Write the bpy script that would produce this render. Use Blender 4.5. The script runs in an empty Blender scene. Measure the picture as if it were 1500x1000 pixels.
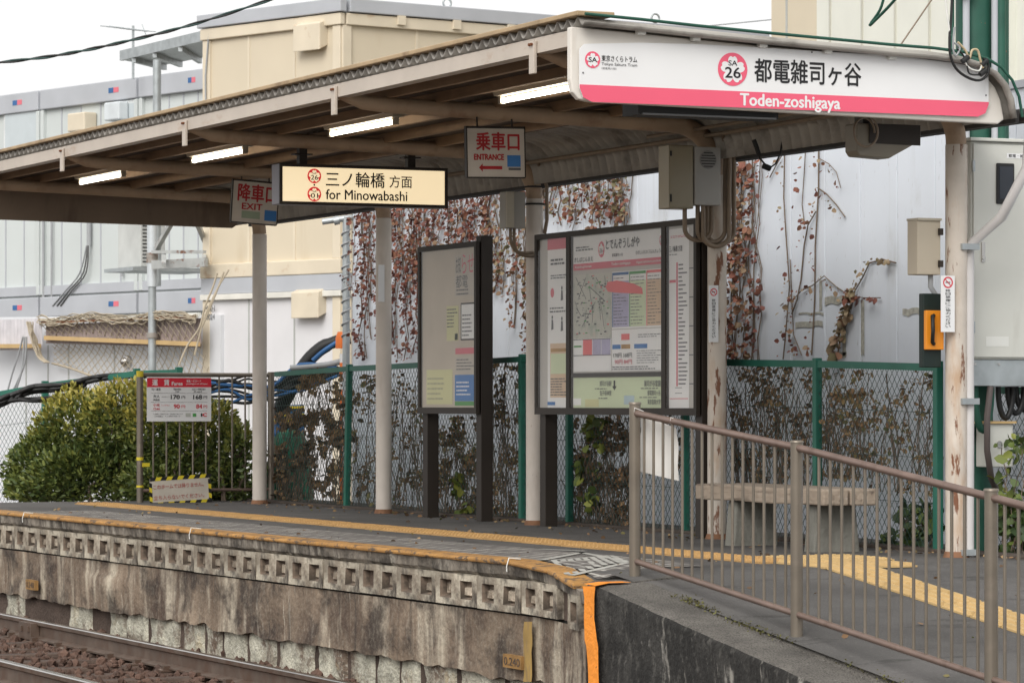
import bpy, bmesh, math, random
import numpy as np
from mathutils import Vector, Matrix, noise as mnoise

random.seed(7); rng = np.random.default_rng(7)
S = bpy.context.scene
C = S.collection
R = math.radians

# ------------------------------------------------------------------ camera
# world: X = distance from the track side towards the back of the platform, Y = along the platform, Z up, platform floor = 0
F, CX, HY, HC = 5080.0, 750.0, 590.0, 0.92
TH = math.atan(2294 / F); CT, ST = math.cos(TH), math.sin(TH)
cam = bpy.data.cameras.new('camera'); camo = bpy.data.objects.new('camera', cam); C.objects.link(camo)
cam.sensor_width = 36; cam.lens = 36 * F / 1500; cam.shift_y = 0.06
cam.clip_start = 0.5; cam.clip_end = 3000
camo.location = (0, 0, HC); camo.rotation_euler = (R(90), 0, -TH)
cam.dof.use_dof = True; cam.dof.focus_distance = 20.0; cam.dof.aperture_fstop = 14
S.camera = camo

# ------------------------------------------------------------------ sky, sun, exposure (overcast day)
w = bpy.data.worlds.new('World'); S.world = w; w.use_nodes = True
nt = w.node_tree; nt.nodes.clear()
SUN_EL, SUN_AZ = 40, 226      # sun direction behind the cloud
sky = nt.nodes.new('ShaderNodeTexSky'); sky.sky_type = 'NISHITA'; sky.sun_disc = False
sky.sun_elevation = R(SUN_EL); sky.sun_rotation = R(SUN_AZ); sky.dust_density = 6; sky.air_density = 1.2
hs = nt.nodes.new('ShaderNodeHueSaturation'); hs.inputs['Saturation'].default_value = 0.18
mixw = nt.nodes.new('ShaderNodeMixRGB'); mixw.inputs[0].default_value = 0.65; mixw.inputs[2].default_value = (10.1, 10.05, 10.0, 1)
bg = nt.nodes.new('ShaderNodeBackground'); bg.inputs['Strength'].default_value = 0.11
wo = nt.nodes.new('ShaderNodeOutputWorld')
nt.links.new(sky.outputs[0], hs.inputs['Color']); nt.links.new(hs.outputs[0], mixw.inputs[1])
nt.links.new(mixw.outputs[0], bg.inputs[0]); nt.links.new(bg.outputs[0], wo.inputs[0])
sl = bpy.data.lights.new('sun', 'SUN'); sl.energy = 1.5; sl.angle = R(40); sl.color = (1, .97, .92)
so = bpy.data.objects.new('sun', sl); C.objects.link(so)
sd = Vector((math.sin(R(SUN_AZ)) * math.cos(R(SUN_EL)), math.cos(R(SUN_AZ)) * math.cos(R(SUN_EL)), math.sin(R(SUN_EL))))
so.rotation_euler = sd.to_track_quat('Z', 'Y').to_euler(); so.location = (0, 0, 30)
S.view_settings.view_transform = 'Standard'; S.view_settings.look = 'None'
S.view_settings.exposure = 0.35; S.view_settings.gamma = 1
S.render.engine = 'CYCLES'; S.cycles.use_denoising = True
S.cycles.max_bounces = 6; S.cycles.transparent_max_bounces = 8

# ------------------------------------------------------------------ pixel -> place
def _pt(x, y, Z):
    X = (x - CX) / F * Z
    return Vector((X * CT + Z * ST, Z * CT - X * ST, HC + (HY - y) / F * Z))
def Pv(x, y, v):
    return _pt(x, y, v / ((x - CX) / F * CT + ST))
def Pu(x, y, u):
    return _pt(x, y, u / (CT - (x - CX) / F * ST))
def Pz(x, y, z):
    return _pt(x, y, (HC - z) * F / (y - HY))
def PZ(x, y, Z):
    return _pt(x, y, Z)
def V(*a): return Vector(a)

# ------------------------------------------------------------------ materials
MATS = {}
def lin(c):
    return tuple((x / 12.92 if x <= .04045 else ((x + .055) / 1.055) ** 2.4) for x in c)
def mat(name, col, rough=.6, metal=0, var=.12, vscale=3, ov=(), bump=None, rnd=0, emit=None, spec=.4, tint=None):
    """col: linear rgb. ov: list of (colour, (sx,sy,sz), lo, hi, strength) noise overlays, bump: (scale, strength)"""
    if name in MATS: return MATS[name]
    m = bpy.data.materials.new(name); m.use_nodes = True; t = m.node_tree; N = t.nodes; L = t.links
    b = N['Principled BSDF']; b.inputs['Roughness'].default_value = rough; b.inputs['Metallic'].default_value = metal
    b.inputs['Specular IOR Level'].default_value = spec
    tc = N.new('ShaderNodeTexCoord'); co = tc.outputs['Object']
    rgb = N.new('ShaderNodeRGB'); rgb.outputs[0].default_value = (*col, 1); cur = rgb.outputs[0]
    if tint:
        at = N.new('ShaderNodeAttribute'); at.attribute_name = 'tint'
        cr = N.new('ShaderNodeValToRGB'); L.new(at.outputs['Fac'], cr.inputs[0])
        e = cr.color_ramp.elements
        while len(e) < len(tint): e.new(.5)
        for i, c in enumerate(tint):
            e[i].position = i / (len(tint) - 1); e[i].color = (*c, 1)
        cur = cr.outputs[0]
    if var:
        n = N.new('ShaderNodeTexNoise'); n.inputs['Scale'].default_value = vscale; n.inputs['Detail'].default_value = 6
        L.new(co, n.inputs['Vector'])
        mr = N.new('ShaderNodeMapRange'); mr.inputs[1].default_value = .3; mr.inputs[2].default_value = .7
        mr.inputs[3].default_value = 1 - var; mr.inputs[4].default_value = 1 + var
        L.new(n.outputs[0], mr.inputs[0])
        mx = N.new('ShaderNodeVectorMath'); mx.operation = 'SCALE'; L.new(cur, mx.inputs[0]); L.new(mr.outputs[0], mx.inputs['Scale'])
        cur = mx.outputs[0]
    if rnd:
        oi = N.new('ShaderNodeObjectInfo'); mr = N.new('ShaderNodeMapRange')
        mr.inputs[3].default_value = 1 - rnd; mr.inputs[4].default_value = 1 + rnd; L.new(oi.outputs['Random'], mr.inputs[0])
        mx = N.new('ShaderNodeVectorMath'); mx.operation = 'SCALE'; L.new(cur, mx.inputs[0]); L.new(mr.outputs[0], mx.inputs['Scale'])
        cur = mx.outputs[0]
    for i, (oc, sc, lo, hi, st) in enumerate(ov):
        mp = N.new('ShaderNodeMapping'); mp.inputs['Scale'].default_value = sc; mp.inputs['Location'].default_value = (i * 7.3 + 1.1, i * 3.1, i * 5.7)
        L.new(co, mp.inputs[0])
        n = N.new('ShaderNodeTexNoise'); n.inputs['Scale'].default_value = 1; n.inputs['Detail'].default_value = 8; n.inputs['Roughness'].default_value = .62
        L.new(mp.outputs[0], n.inputs['Vector'])
        mr = N.new('ShaderNodeMapRange'); mr.inputs[1].default_value = lo; mr.inputs[2].default_value = hi; mr.inputs[4].default_value = st
        L.new(n.outputs[0], mr.inputs[0])
        mx = N.new('ShaderNodeMixRGB'); mx.inputs[2].default_value = (*oc, 1)
        L.new(mr.outputs[0], mx.inputs[0]); L.new(cur, mx.inputs[1]); cur = mx.outputs[0]
    L.new(cur, b.inputs['Base Color'])
    if bump:
        n = N.new('ShaderNodeTexNoise'); n.inputs['Scale'].default_value = bump[0]; n.inputs['Detail'].default_value = 8
        L.new(co, n.inputs['Vector'])
        bp = N.new('ShaderNodeBump'); bp.inputs['Strength'].default_value = bump[1]; bp.inputs['Distance'].default_value = .02
        L.new(n.outputs[0], bp.inputs['Height']); L.new(bp.outputs[0], b.inputs['Normal'])
    if emit:
        b.inputs['Emission Color'].default_value = (*emit[0], 1); b.inputs['Emission Strength'].default_value = emit[1]
    MATS[name] = m
    return m

RUST = (.16, .055, .02); DIRT = (.05, .038, .028)
M_asph = mat('asphalt', (.088, .082, .077), .9, var=.25, vscale=1.1, ov=[((.13, .125, .12), (1.4, .5, 1), .5, .7, .5), ((.035, .033, .03), (7, 1.2, 7), .60, .66, .6), ((.17, .16, .15), (60, 60, 60), .55, .75, .5), ((.05, .045, .04), (.8, .8, .8), .5, .7, .5)], bump=(120, .35))
M_rampasph = mat('ramp_asphalt', (.10, .095, .09), .9, var=.25, vscale=1.4, ov=[((.16, .15, .145), (1.1, .8, 1), .5, .68, .5), ((.04, .037, .034), (1.6, 6, 6), .60, .65, .6), ((.22, .21, .2), (70, 70, 70), .56, .72, .6), ((.05, .045, .04), (1.1, 1.1, 1.1), .5, .7, .5)], bump=(120, .5))
M_ground = mat('ground_dirt', (.11, .10, .085), .95, var=.25, vscale=.6, bump=(20, .5))
M_wall = mat('stained_render', (.235, .178, .128), .9, var=.35, vscale=2.2, ov=[
    ((.07, .046, .034), (1, 1.1, 1.6), .40, .56, .94), ((.52, .455, .355), (4, 4, 1.0), .50, .66, .85), ((.13, .088, .06), (7, 7, 1.4), .48, .68, .7),
    ((.04, .031, .026), (10, 10, 1.3), .56, .70, .8), ((.60, .55, .46), (17, 17, 1.6), .60, .74, .7), ((.04, .029, .023), (2.0, 2.0, 2.6), .51, .62, .88), ((.33, .29, .23), (30, 30, 30), .5, .8, .5)], bump=(28, .7))
M_block = mat('cast_block', (.41, .365, .29), .9, var=.3, vscale=5, rnd=.18, ov=[
    ((.13, .095, .068), (3, 3, 4), .45, .62, .85), ((.62, .58, .49), (7, 7, 3), .54, .70, .6), ((.045, .036, .03), (8, 8, 6), .53, .66, .85)], bump=(40, .6))
M_hollow = mat('shaded_grimy_hollow', (.16, .12, .09), .95, var=.4, vscale=9, ov=[((.05, .04, .03), (14, 14, 10), .46, .62, .8)])  # shade inside the block hollows painted as a darker tone, plus grime
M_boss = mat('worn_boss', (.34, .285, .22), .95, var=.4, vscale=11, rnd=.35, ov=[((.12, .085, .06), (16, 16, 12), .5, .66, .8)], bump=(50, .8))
M_coping = mat('dark_coping', (.22, .19, .155), .9, var=.3, vscale=5, ov=[((.04, .034, .028), (4, 4, 4), .44, .60, .85), ((.48, .44, .37), (8, 8, 2), .54, .68, .8), ((.03, .025, .02), (16, 16, 8), .56, .66, .8)], bump=(35, .6))
M_stone = mat('pale_stone', (.47, .45, .365), .95, var=.3, vscale=9, rnd=.08, ov=[((.13, .085, .06), (2.6, 2.6, 2.6), .51, .62, .9), ((.45, .36, .22), (4, 4, 4), .58, .7, .6), ((.62, .6, .52), (30, 30, 30), .52, .68, .7), ((.12, .11, .09), (45, 45, 45), .56, .7, .7)], bump=(45, 1.0))
M_mud = mat('dark_mortar', (.085, .06, .047), .95, var=.3, vscale=4, bump=(30, .8))
M_edge = mat('worn_orange_paint', (.41, .215, .065), .75, var=.2, vscale=6, rnd=.08, ov=[((.10, .075, .055), (9, 9, 26), .54, .59, .92), ((.2, .12, .06), (30, 30, 40), .55, .65, .7), ((.3, .15, .05), (4, 4, 4), .5, .7, .5)], bump=(60, .4))
M_orange = mat('orange_paint', (.80, .27, .03), .7, var=.12, vscale=8, ov=[((.06, .045, .035), (24, 24, 30), .66, .72, .9)], bump=(40, .4))
M_ochre = mat('ochre_paint', (.34, .22, .07), .8, var=.2, vscale=6, ov=[((.2, .14, .08), (18, 18, 6), .52, .66, .8)])
M_tact = mat('tactile_yellow', (.42, .25, .095), .75, var=.1, vscale=9, rnd=.07, ov=[((.2, .14, .07), (9, 9, 9), .56, .75, .55)])
M_tact2 = mat('guide_yellow', (.50, .345, .155), .75, var=.1, vscale=9, rnd=.07, ov=[((.25, .18, .1), (9, 9, 9), .58, .75, .5)])
M_white = mat('marking_white', (.40, .39, .355), .8, var=.15, vscale=8, ov=[((.12, .11, .1), (20, 20, 20), .60, .70, .7)])
M_rampwall = mat('blackened_concrete', (.034, .032, .029), .95, var=.5, vscale=5, ov=[((.012, .011, .010), (5, 5, 1.6), .44, .60, .8), ((.10, .095, .085), (22, 22, 12), .54, .70, .7), ((.34, .32, .285), (9, 9, 1.8), .60, .70, .85), ((.40, .38, .35), (26, 26, 9), .66, .72, .8), ((.2, .1, .03), (1.6, 1.6, 1), .67, .72, .7)], bump=(38, 1.0))
M_ramptop = mat('pebble_concrete', (.15, .138, .122), .95, var=.3, vscale=4, ov=[((.03, .027, .024), (90, 90, 90), .5, .6, .7), ((.38, .36, .33), (70, 70, 70), .62, .72, .7)], bump=(90, 1.0))
M_post = mat('cream_paint', (.60, .54, .48), .5, var=.08, vscale=4, ov=[((.30, .22, .16), (5, 5, 1.2), .58, .8, .5), (RUST, (14, 14, 9), .70, .74, .9)], bump=(20, .06))
M_rustpost = mat('rusting_cream_paint', (.55, .49, .425), .55, var=.1, vscale=5, ov=[((.42, .25, .13), (9, 9, 2), .52, .70, .7), (RUST, (15, 15, 3.2), .565, .60, .95)], bump=(30, .15))
M_arm = mat('arm_paint', (.40, .29, .20), .6, var=.12, vscale=4, ov=[((.20, .10, .055), (4, 4, 4), .52, .72, .7)], bump=(20, .08))
M_fascia = mat('fascia_paint', (.52, .455, .39), .5, var=.08, vscale=3, ov=[((.36, .22, .12), (8, 3, 8), .60, .76, .6)])
M_flash = mat('tan_flashing', (.40, .29, .17), .6, var=.15, vscale=5, ov=[((.14, .08, .04), (3, 3, 3), .56, .7, .7)])
M_sheet = mat('dark_corrugated_sheet', (.34, .32, .29), .7, var=.2, vscale=2, ov=[((.06, .05, .04), (4, 4, 4), .5, .7, .6)])
M_roofgreen = mat('green_roof_trim', (.014, .075, .05), .5, var=.1)
M_purlin = mat('purlin_wood', (.27, .175, .105), .75, var=.15, vscale=5, ov=[((.12, .07, .04), (8, 1, 8), .5, .7, .6)])
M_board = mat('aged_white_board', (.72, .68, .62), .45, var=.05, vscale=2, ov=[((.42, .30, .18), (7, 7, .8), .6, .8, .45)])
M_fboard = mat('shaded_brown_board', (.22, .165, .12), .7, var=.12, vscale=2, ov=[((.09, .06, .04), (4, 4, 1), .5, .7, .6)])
M_signw = mat('sign_white', (.76, .76, .76), .35, var=.02)
M_pink = mat('sign_pink', (.78, .11, .185), .35, var=.02)
M_red = mat('sign_red', (.62, .025, .045), .4, var=.03)
M_handred = mat('painted_red', (.42, .02, .025), .6, var=.1, vscale=12)
M_ink = mat('sign_ink', (.012, .012, .013), .5, var=0)
M_greyink = mat('sign_grey_ink', (.12, .12, .125), .5, var=0)
M_brown = mat('bronze_frame', (.034, .027, .022), .5, metal=0, spec=.25, var=.12, vscale=4)
M_railp = mat('bronze_railing', (.20, .172, .138), .38, metal=.55, var=.12, vscale=5, ov=[((.35, .29, .24), (4, 4, 8), .55, .8, .4)])
M_railb = mat('reddish_bronze_rail', (.20, .14, .115), .42, metal=.45, var=.15, vscale=6, ov=[((.1, .06, .04), (8, 8, 8), .55, .75, .6)])
M_fgreen = mat('fence_green', (.022, .135, .095), .5, var=.12, vscale=5, ov=[((.10, .2, .16), (12, 12, 12), .6, .75, .4)])
M_mesh = mat('fence_wire', (.045, .085, .075), .5, metal=.3, var=.1)
M_panel = mat('white_panel', (.69, .73, .79), .4, var=.05, vscale=1.2, ov=[((.46, .47, .46), (6, 6, .35), .56, .76, .4), ((.38, .36, .31), (2.5, 2.5, 1.2), .60, .76, .35), ((.30, .28, .24), (36, 36, 9), .64, .72, .55)], bump=(2.5, .12))
M_seam = mat('panel_seam', (.42, .43, .41), .6, var=.1)
M_smudge = mat('tape_residue', (.40, .39, .34), .8, var=.25, vscale=30)
M_cream = mat('cream_cladding', (.62, .54, .41), .55, var=.04, vscale=1, ov=[((.45, .34, .2), (2, 2, .4), .6, .8, .4)])
M_creamd = mat('cream_trim', (.66, .58, .45), .5, var=.06, vscale=3, ov=[((.40, .22, .09), (3, 3, 3), .6, .72, .7)])
M_grey = mat('pale_grey_cladding', (.56, .595, .585), .55, var=.04, vscale=1, ov=[((.42, .44, .42), (2, 2, .4), .58, .8, .4)])
M_greyf = mat('lavender_grey_frame', (.43, .445, .475), .5, var=.06, vscale=2)
M_greyp = mat('galvanised', (.40, .43, .44), .45, metal=.5, var=.15, vscale=9)
M_dark = mat('dark_gap', (.03, .03, .03), .8, var=.1)
M_black = mat('black_rubber', (.012, .012, .012), .5, var=.1)
M_cablebr = mat('brown_conduit', (.20, .15, .105), .5, var=.15, vscale=9)
M_cablegr = mat('grey_cable', (.33, .34, .35), .5, var=.1)
M_siding = mat('ivory_siding', (.70, .70, .63), .55, var=.03, ov=[((.55, .54, .46), (3, 3, .6), .58, .8, .4)])
M_box = mat('beige_box', (.42, .38, .30), .45, var=.06, vscale=5)
M_cab = mat('cabinet_grey', (.60, .60, .55), .45, var=.04, vscale=3, ov=[((.36, .34, .29), (6, 6, 1.5), .6, .8, .3)])
M_phone = mat('orange_phone', (.72, .25, .015), .4, var=.05)
M_poleg = mat('pole_green', (.018, .085, .058), .5, var=.15, vscale=5, ov=[((.35, .08, .04), (14, 14, 14), .69, .73, .8)])
M_wood = mat('weathered_wood', (.34, .275, .215), .85, var=.2, vscale=4, ov=[((.09, .065, .05), (30, 2, 30), .52, .68, .8), ((.5, .44, .38), (20, 1.5, 20), .56, .72, .6)], bump=(30, .5))
M_conc = mat('bench_concrete', (.20, .195, .17), .9, var=.15, vscale=3, ov=[((.1, .095, .08), (4, 4, 2), .52, .72, .7)], bump=(40, .4))
M_rail = mat('rail_steel', (.16, .12, .095), .55, metal=.6, var=.2, vscale=6, ov=[((.13, .075, .05), (6, 6, 6), .45, .65, .8)])
M_railtop = mat('polished_rail_head', (.42, .40, .38), .22, metal=1.0, var=.1, vscale=6)
M_ballast = mat('rusty_ballast', (.11, .065, .048), .95, var=.3, vscale=3, ov=[((.05, .033, .027), (6, 6, 6), .48, .66, .7), ((.30, .25, .21), (13, 13, 13), .62, .70, .7)], bump=(40, .8))
M_sleeper = mat('dark_sleeper', (.085, .058, .045), .9, var=.25, vscale=5, ov=[((.19, .14, .11), (2, 25, 25), .55, .72, .6)], bump=(30, .6))
M_bag = mat('white_sheet', (.74, .72, .68), .6, var=.04, vscale=3)
M_tape_y = mat('tape_yellow', (.62, .50, .03), .5, var=.08, vscale=10)
M_tape_k = mat('tape_black', (.015, .015, .015), .5, var=.1)
M_paper = mat('aged_paper', (.50, .45, .37), .7, var=.08, vscale=2)
M_poly = mat('smoked_polycarbonate', (.27, .215, .20), .35, var=.12, vscale=6)
M_net = mat('beige_net', (.42, .36, .27), .8, var=.1)
M_tanwood = mat('tan_batten', (.52, .36, .17), .7, var=.1, vscale=4)
M_tube = mat('lit_tube', (1, 1, 1), .4, var=0, emit=((1, .93, .78), 9))
M_lit = mat('backlit_panel', (.8, .7, .5), .4, var=0, emit=((1, .80, .50), .60))
M_litred = mat('backlit_red', (.62, .03, .04), .4, var=0, emit=((.62, .03, .03), .5))
M_lamp = mat('lamp_housing', (.42, .37, .29), .5, var=.06)
M_leafbush = mat('bush_leaf', (0, 0, 0), .45, var=.0, tint=[(.035, .058, .02), (.075, .11, .032), (.15, .18, .042), (.29, .28, .06), (.46, .39, .08)])
M_leafvine = mat('vine_leaf', (0, 0, 0), .7, var=0, tint=[(.07, .033, .028), (.145, .05, .038), (.21, .075, .046), (.22, .135, .08), (.28, .21, .13), (.13, .13, .055)])
M_leafdry = mat('dry_leaf', (0, 0, 0), .8, var=0, tint=[(.05, .035, .024), (.12, .075, .045), (.24, .14, .07), (.32, .22, .11), (.12, .13, .045)])
M_leafgreen = mat('weed_leaf', (0, 0, 0), .6, var=0, tint=[(.015, .03, .01), (.04, .07, .02), (.11, .15, .03), (.25, .26, .05)])
M_twig = mat('twig', (.16, .12, .09), .85, var=.2)
M_moss = mat('moss', (.075, .07, .022), .95, var=.3, vscale=20)
M_blue = mat('blue_print', (.05, .19, .47), .5, var=.06)
M_yellow = mat('pale_yellow_print', (.66, .64, .36), .5, var=.04)
M_mint = mat('pale_green_print', (.66, .73, .50), .5, var=.03)
M_orangeprint = mat('peach_print', (.70, .52, .36), .5, var=.04)
M_lav = mat('lavender_print', (.47, .44, .60), .5, var=.1, vscale=12)
M_poster = mat('poster_white', (.88, .87, .85), .5, var=.03)
M_map = mat('map_print', (.58, .57, .50), .5, var=.05, ov=[((.36, .42, .34), (9, 9, 9), .52, .64, .6), ((.62, .5, .42), (14, 14, 14), .58, .68, .5)])
M_salmon = mat('salmon_print', (.80, .17, .17), .5, var=.05)
M_pinkpr = mat('faded_pink_print', (.68, .16, .20), .5, var=.04)
M_green = mat('green_print', (.08, .32, .08), .5, var=.05)
M_tarp = mat('green_tarp', (.012, .15, .085), .55, var=.2, vscale=5)
M_vest = mat('blue_machine_paint', (.03, .12, .30), .45, var=.1)
M_excy = mat('machine_yellow', (.52, .40, .03), .45, var=.1)
M_orng = mat('orange_pole_paint', (.72, .17, .03), .5, var=.1)
M_steel = mat('brushed_steel', (.5, .48, .45), .25, metal=1, var=.05)
M_plastic = mat('white_plastic', (.7, .7, .66), .45, var=.04)

def glass_mat():
    m = bpy.data.materials.new('acrylic_pane'); m.use_nodes = True; t = m.node_tree; N = t.nodes; N.clear()
    tr = N.new('ShaderNodeBsdfTransparent'); tr.inputs[0].default_value = (.98, .98, .98, 1)
    gl = N.new('ShaderNodeBsdfGlossy'); gl.inputs['Roughness'].default_value = .06
    df = N.new('ShaderNodeBsdfDiffuse'); df.inputs[0].default_value = (.6, .58, .54, 1)
    fr = N.new('ShaderNodeFresnel'); fr.inputs[0].default_value = 1.25
    a = N.new('ShaderNodeMixShader'); b = N.new('ShaderNodeMixShader'); o = N.new('ShaderNodeOutputMaterial')
    a.inputs[0].default_value = .04
    t.links.new(tr.outputs[0], a.inputs[1]); t.links.new(df.outputs[0], a.inputs[2])
    t.links.new(fr.outputs[0], b.inputs[0]); t.links.new(a.outputs[0], b.inputs[1]); t.links.new(gl.outputs[0], b.inputs[2])
    t.links.new(b.outputs[0], o.inputs[0])
    return m
M_glass = glass_mat()

def paver_mat():
    m = bpy.data.materials.new('worn_paver_grid'); m.use_nodes = True; t = m.node_tree; N = t.nodes; L = t.links
    b = N['Principled BSDF']; b.inputs['Roughness'].default_value = .9
    tc = N.new('ShaderNodeTexCoord'); mp = N.new('ShaderNodeMapping'); mp.inputs['Rotation'].default_value = (0, 0, R(90))
    br = N.new('ShaderNodeTexBrick'); br.offset = 0
    br.inputs['Color1'].default_value = (.10, .088, .08, 1); br.inputs['Color2'].default_value = (.125, .11, .10, 1); br.inputs['Mortar'].default_value = (.42, .40, .36, 1)
    br.inputs['Scale'].default_value = 1; br.inputs['Mortar Size'].default_value = .012; br.inputs['Brick Width'].default_value = .2; br.inputs['Row Height'].default_value = .1
    n = N.new('ShaderNodeTexNoise'); n.inputs['Scale'].default_value = 3; n.inputs['Detail'].default_value = 6
    mr = N.new('ShaderNodeMapRange'); mr.inputs[1].default_value = .4; mr.inputs[2].default_value = .6; mr.inputs[3].default_value = .0; mr.inputs[4].default_value = .8
    mx = N.new('ShaderNodeMixRGB'); mx.inputs[2].default_value = (.10, .09, .083, 1)
    L.new(tc.outputs['Object'], mp.inputs[0]); L.new(mp.outputs[0], br.inputs['Vector']); L.new(tc.outputs['Object'], n.inputs['Vector'])
    L.new(n.outputs[0], mr.inputs[0]); L.new(mr.outputs[0], mx.inputs[0]); L.new(br.outputs[0], mx.inputs[1]); L.new(mx.outputs[0], b.inputs['Base Color'])
    return m
M_paver = paver_mat()

# ------------------------------------------------------------------ mesh builder
class MB:
    def __init__(s): s.v = []; s.f = []; s.smooth = []
    def add(s, vs, fs, smooth=False):
        o = len(s.v); s.v += [tuple(x) for x in vs]; s.f += [tuple(i + o for i in q) for q in fs]; s.smooth += [smooth] * len(fs); return s
    def box(s, a, b):
        x0, y0, z0 = min(a[0], b[0]), min(a[1], b[1]), min(a[2], b[2]); x1, y1, z1 = max(a[0], b[0]), max(a[1], b[1]), max(a[2], b[2])
        return s.add([(x0, y0, z0), (x1, y0, z0), (x1, y1, z0), (x0, y1, z0), (x0, y0, z1), (x1, y0, z1), (x1, y1, z1), (x0, y1, z1)],
                     [(0, 3, 2, 1), (4, 5, 6, 7), (0, 1, 5, 4), (1, 2, 6, 5), (2, 3, 7, 6), (3, 0, 4, 7)])
    def hexa(s, p):   # 4 bottom ccw, 4 top ccw
        return s.add(p, [(0, 3, 2, 1), (4, 5, 6, 7), (0, 1, 5, 4), (1, 2, 6, 5), (2, 3, 7, 6), (3, 0, 4, 7)])
    def bar(s, a, b, wd, ht, up=(0, 0, 1)):
        a = Vector(a); b = Vector(b); d = (b - a).normalized(); up = Vector(up)
        if abs(d.dot(up)) > .98: up = Vector((0, 1, 0))
        r = d.cross(up).normalized(); q = r.cross(d).normalized()
        o = [r * (-wd / 2) + q * (-ht / 2), r * (wd / 2) + q * (-ht / 2), r * (wd / 2) + q * (ht / 2), r * (-wd / 2) + q * (ht / 2)]
        vs = [a + k for k in o] + [b + k for k in o]
        return s.add(vs, [(0, 1, 2, 3), (7, 6, 5, 4), (0, 4, 5, 1), (1, 5, 6, 2), (2, 6, 7, 3), (3, 7, 4, 0)])
    def tube(s, pts, rad, n=10, cap=True, smooth=True):
        pts = [Vector(p) for p in pts]; rads = rad if isinstance(rad, (list, tuple)) else [rad] * len(pts)
        d0 = (pts[1] - pts[0]).normalized()
        up = Vector((0, 0, 1)) if abs(d0.z) < .9 else Vector((1, 0, 0))
        r = d0.cross(up).normalized(); vs = []; fs = []
        for i, p in enumerate(pts):
            if i == 0: d = d0
            elif i == len(pts) - 1: d = (pts[i] - pts[i - 1]).normalized()
            else: d = ((pts[i + 1] - p).normalized() + (p - pts[i - 1]).normalized()).normalized()
            r = (r - d * r.dot(d))
            if r.length < 1e-6: r = d.orthogonal()
            r.normalize(); q = d.cross(r)
            for k in range(n):
                a = 2 * math.pi * k / n
                vs.append(p + (r * math.cos(a) + q * math.sin(a)) * rads[i])
        for i in range(len(pts) - 1):
            for k in range(n):
                fs.append((i * n + k, i * n + (k + 1) % n, (i + 1) * n + (k + 1) % n, (i + 1) * n + k))
        s.add(vs, fs, smooth)
        if cap:
            s.add([vs[k] for k in range(n)], [tuple(range(n - 1, -1, -1))]); m = len(vs) - n
            s.add([vs[m + k] for k in range(n)], [tuple(range(n))])
        return s
    def prism(s, poly, ext):
        """poly: list of 3D points (planar), extruded by vector ext"""
        n = len(poly); ext = Vector(ext); a = [Vector(p) for p in poly]; b = [p + ext for p in a]
        return s.add(a + b, [tuple(range(n - 1, -1, -1)), tuple(range(n, 2 * n))] + [(i, (i + 1) % n, n + (i + 1) % n, n + i) for i in range(n)])
    def mesh(s, name, m, off=(0, 0, 0)):
        me = bpy.data.meshes.new(name)
        ox, oy, oz = off
        me.from_pydata([(x - ox, y - oy, z - oz) for x, y, z in s.v], [], s.f)
        if m: me.materials.append(m)
        if any(s.smooth): me.polygons.foreach_set('use_smooth', s.smooth)
        me.update(); return me

def obj(name, me, parent=None, loc=None):
    o = bpy.data.objects.new(name, me); C.objects.link(o)
    if parent: o.parent = parent
    if loc is not None: o.location = loc
    return o
def fixn(me):
    b = bmesh.new(); b.from_mesh(me); bmesh.ops.recalc_face_normals(b, faces=b.faces); b.to_mesh(me); b.free()
class Thing:
    def __init__(s, name, label, cat, loc, group=None, kind=None):
        s.o = bpy.data.objects.new(name, None); C.objects.link(s.o); s.o.empty_display_size = .1
        s.loc = Vector(loc); s.o.location = s.loc
        if kind: s.o['kind'] = kind
        if label: s.o['label'] = label
        if cat: s.o['category'] = cat
        if group: s.o['group'] = group
    def part(s, name, mb, m, parent=None, bev=0, label=None):
        me = mb.mesh(name, m, s.loc); fixn(me)
        o = obj(name, me, parent or s.o)
        if bev:
            b = o.modifiers.new('b', 'BEVEL'); b.width = bev; b.segments = 2; b.limit_method = 'ANGLE'; b.angle_limit = R(40)
        if label: o['label'] = label
        return o
    def inst(s, name, me, loc, parent=None):      # a shared mesh in local coordinates, loc in world
        return obj(name, me, parent or s.o, Vector(loc) - s.loc)
def single(name, mb, m, label, cat, loc=(0, 0, 0), group=None, kind=None, bev=0):
    me = mb.mesh(name, m, loc); fixn(me); o = obj(name, me, None, loc)
    if kind: o['kind'] = kind
    if label: o['label'] = label
    if cat: o['category'] = cat
    if group: o['group'] = group
    if bev:
        b = o.modifiers.new('b', 'BEVEL'); b.width = bev; b.segments = 2; b.limit_method = 'ANGLE'; b.angle_limit = R(40)
    return o

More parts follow.
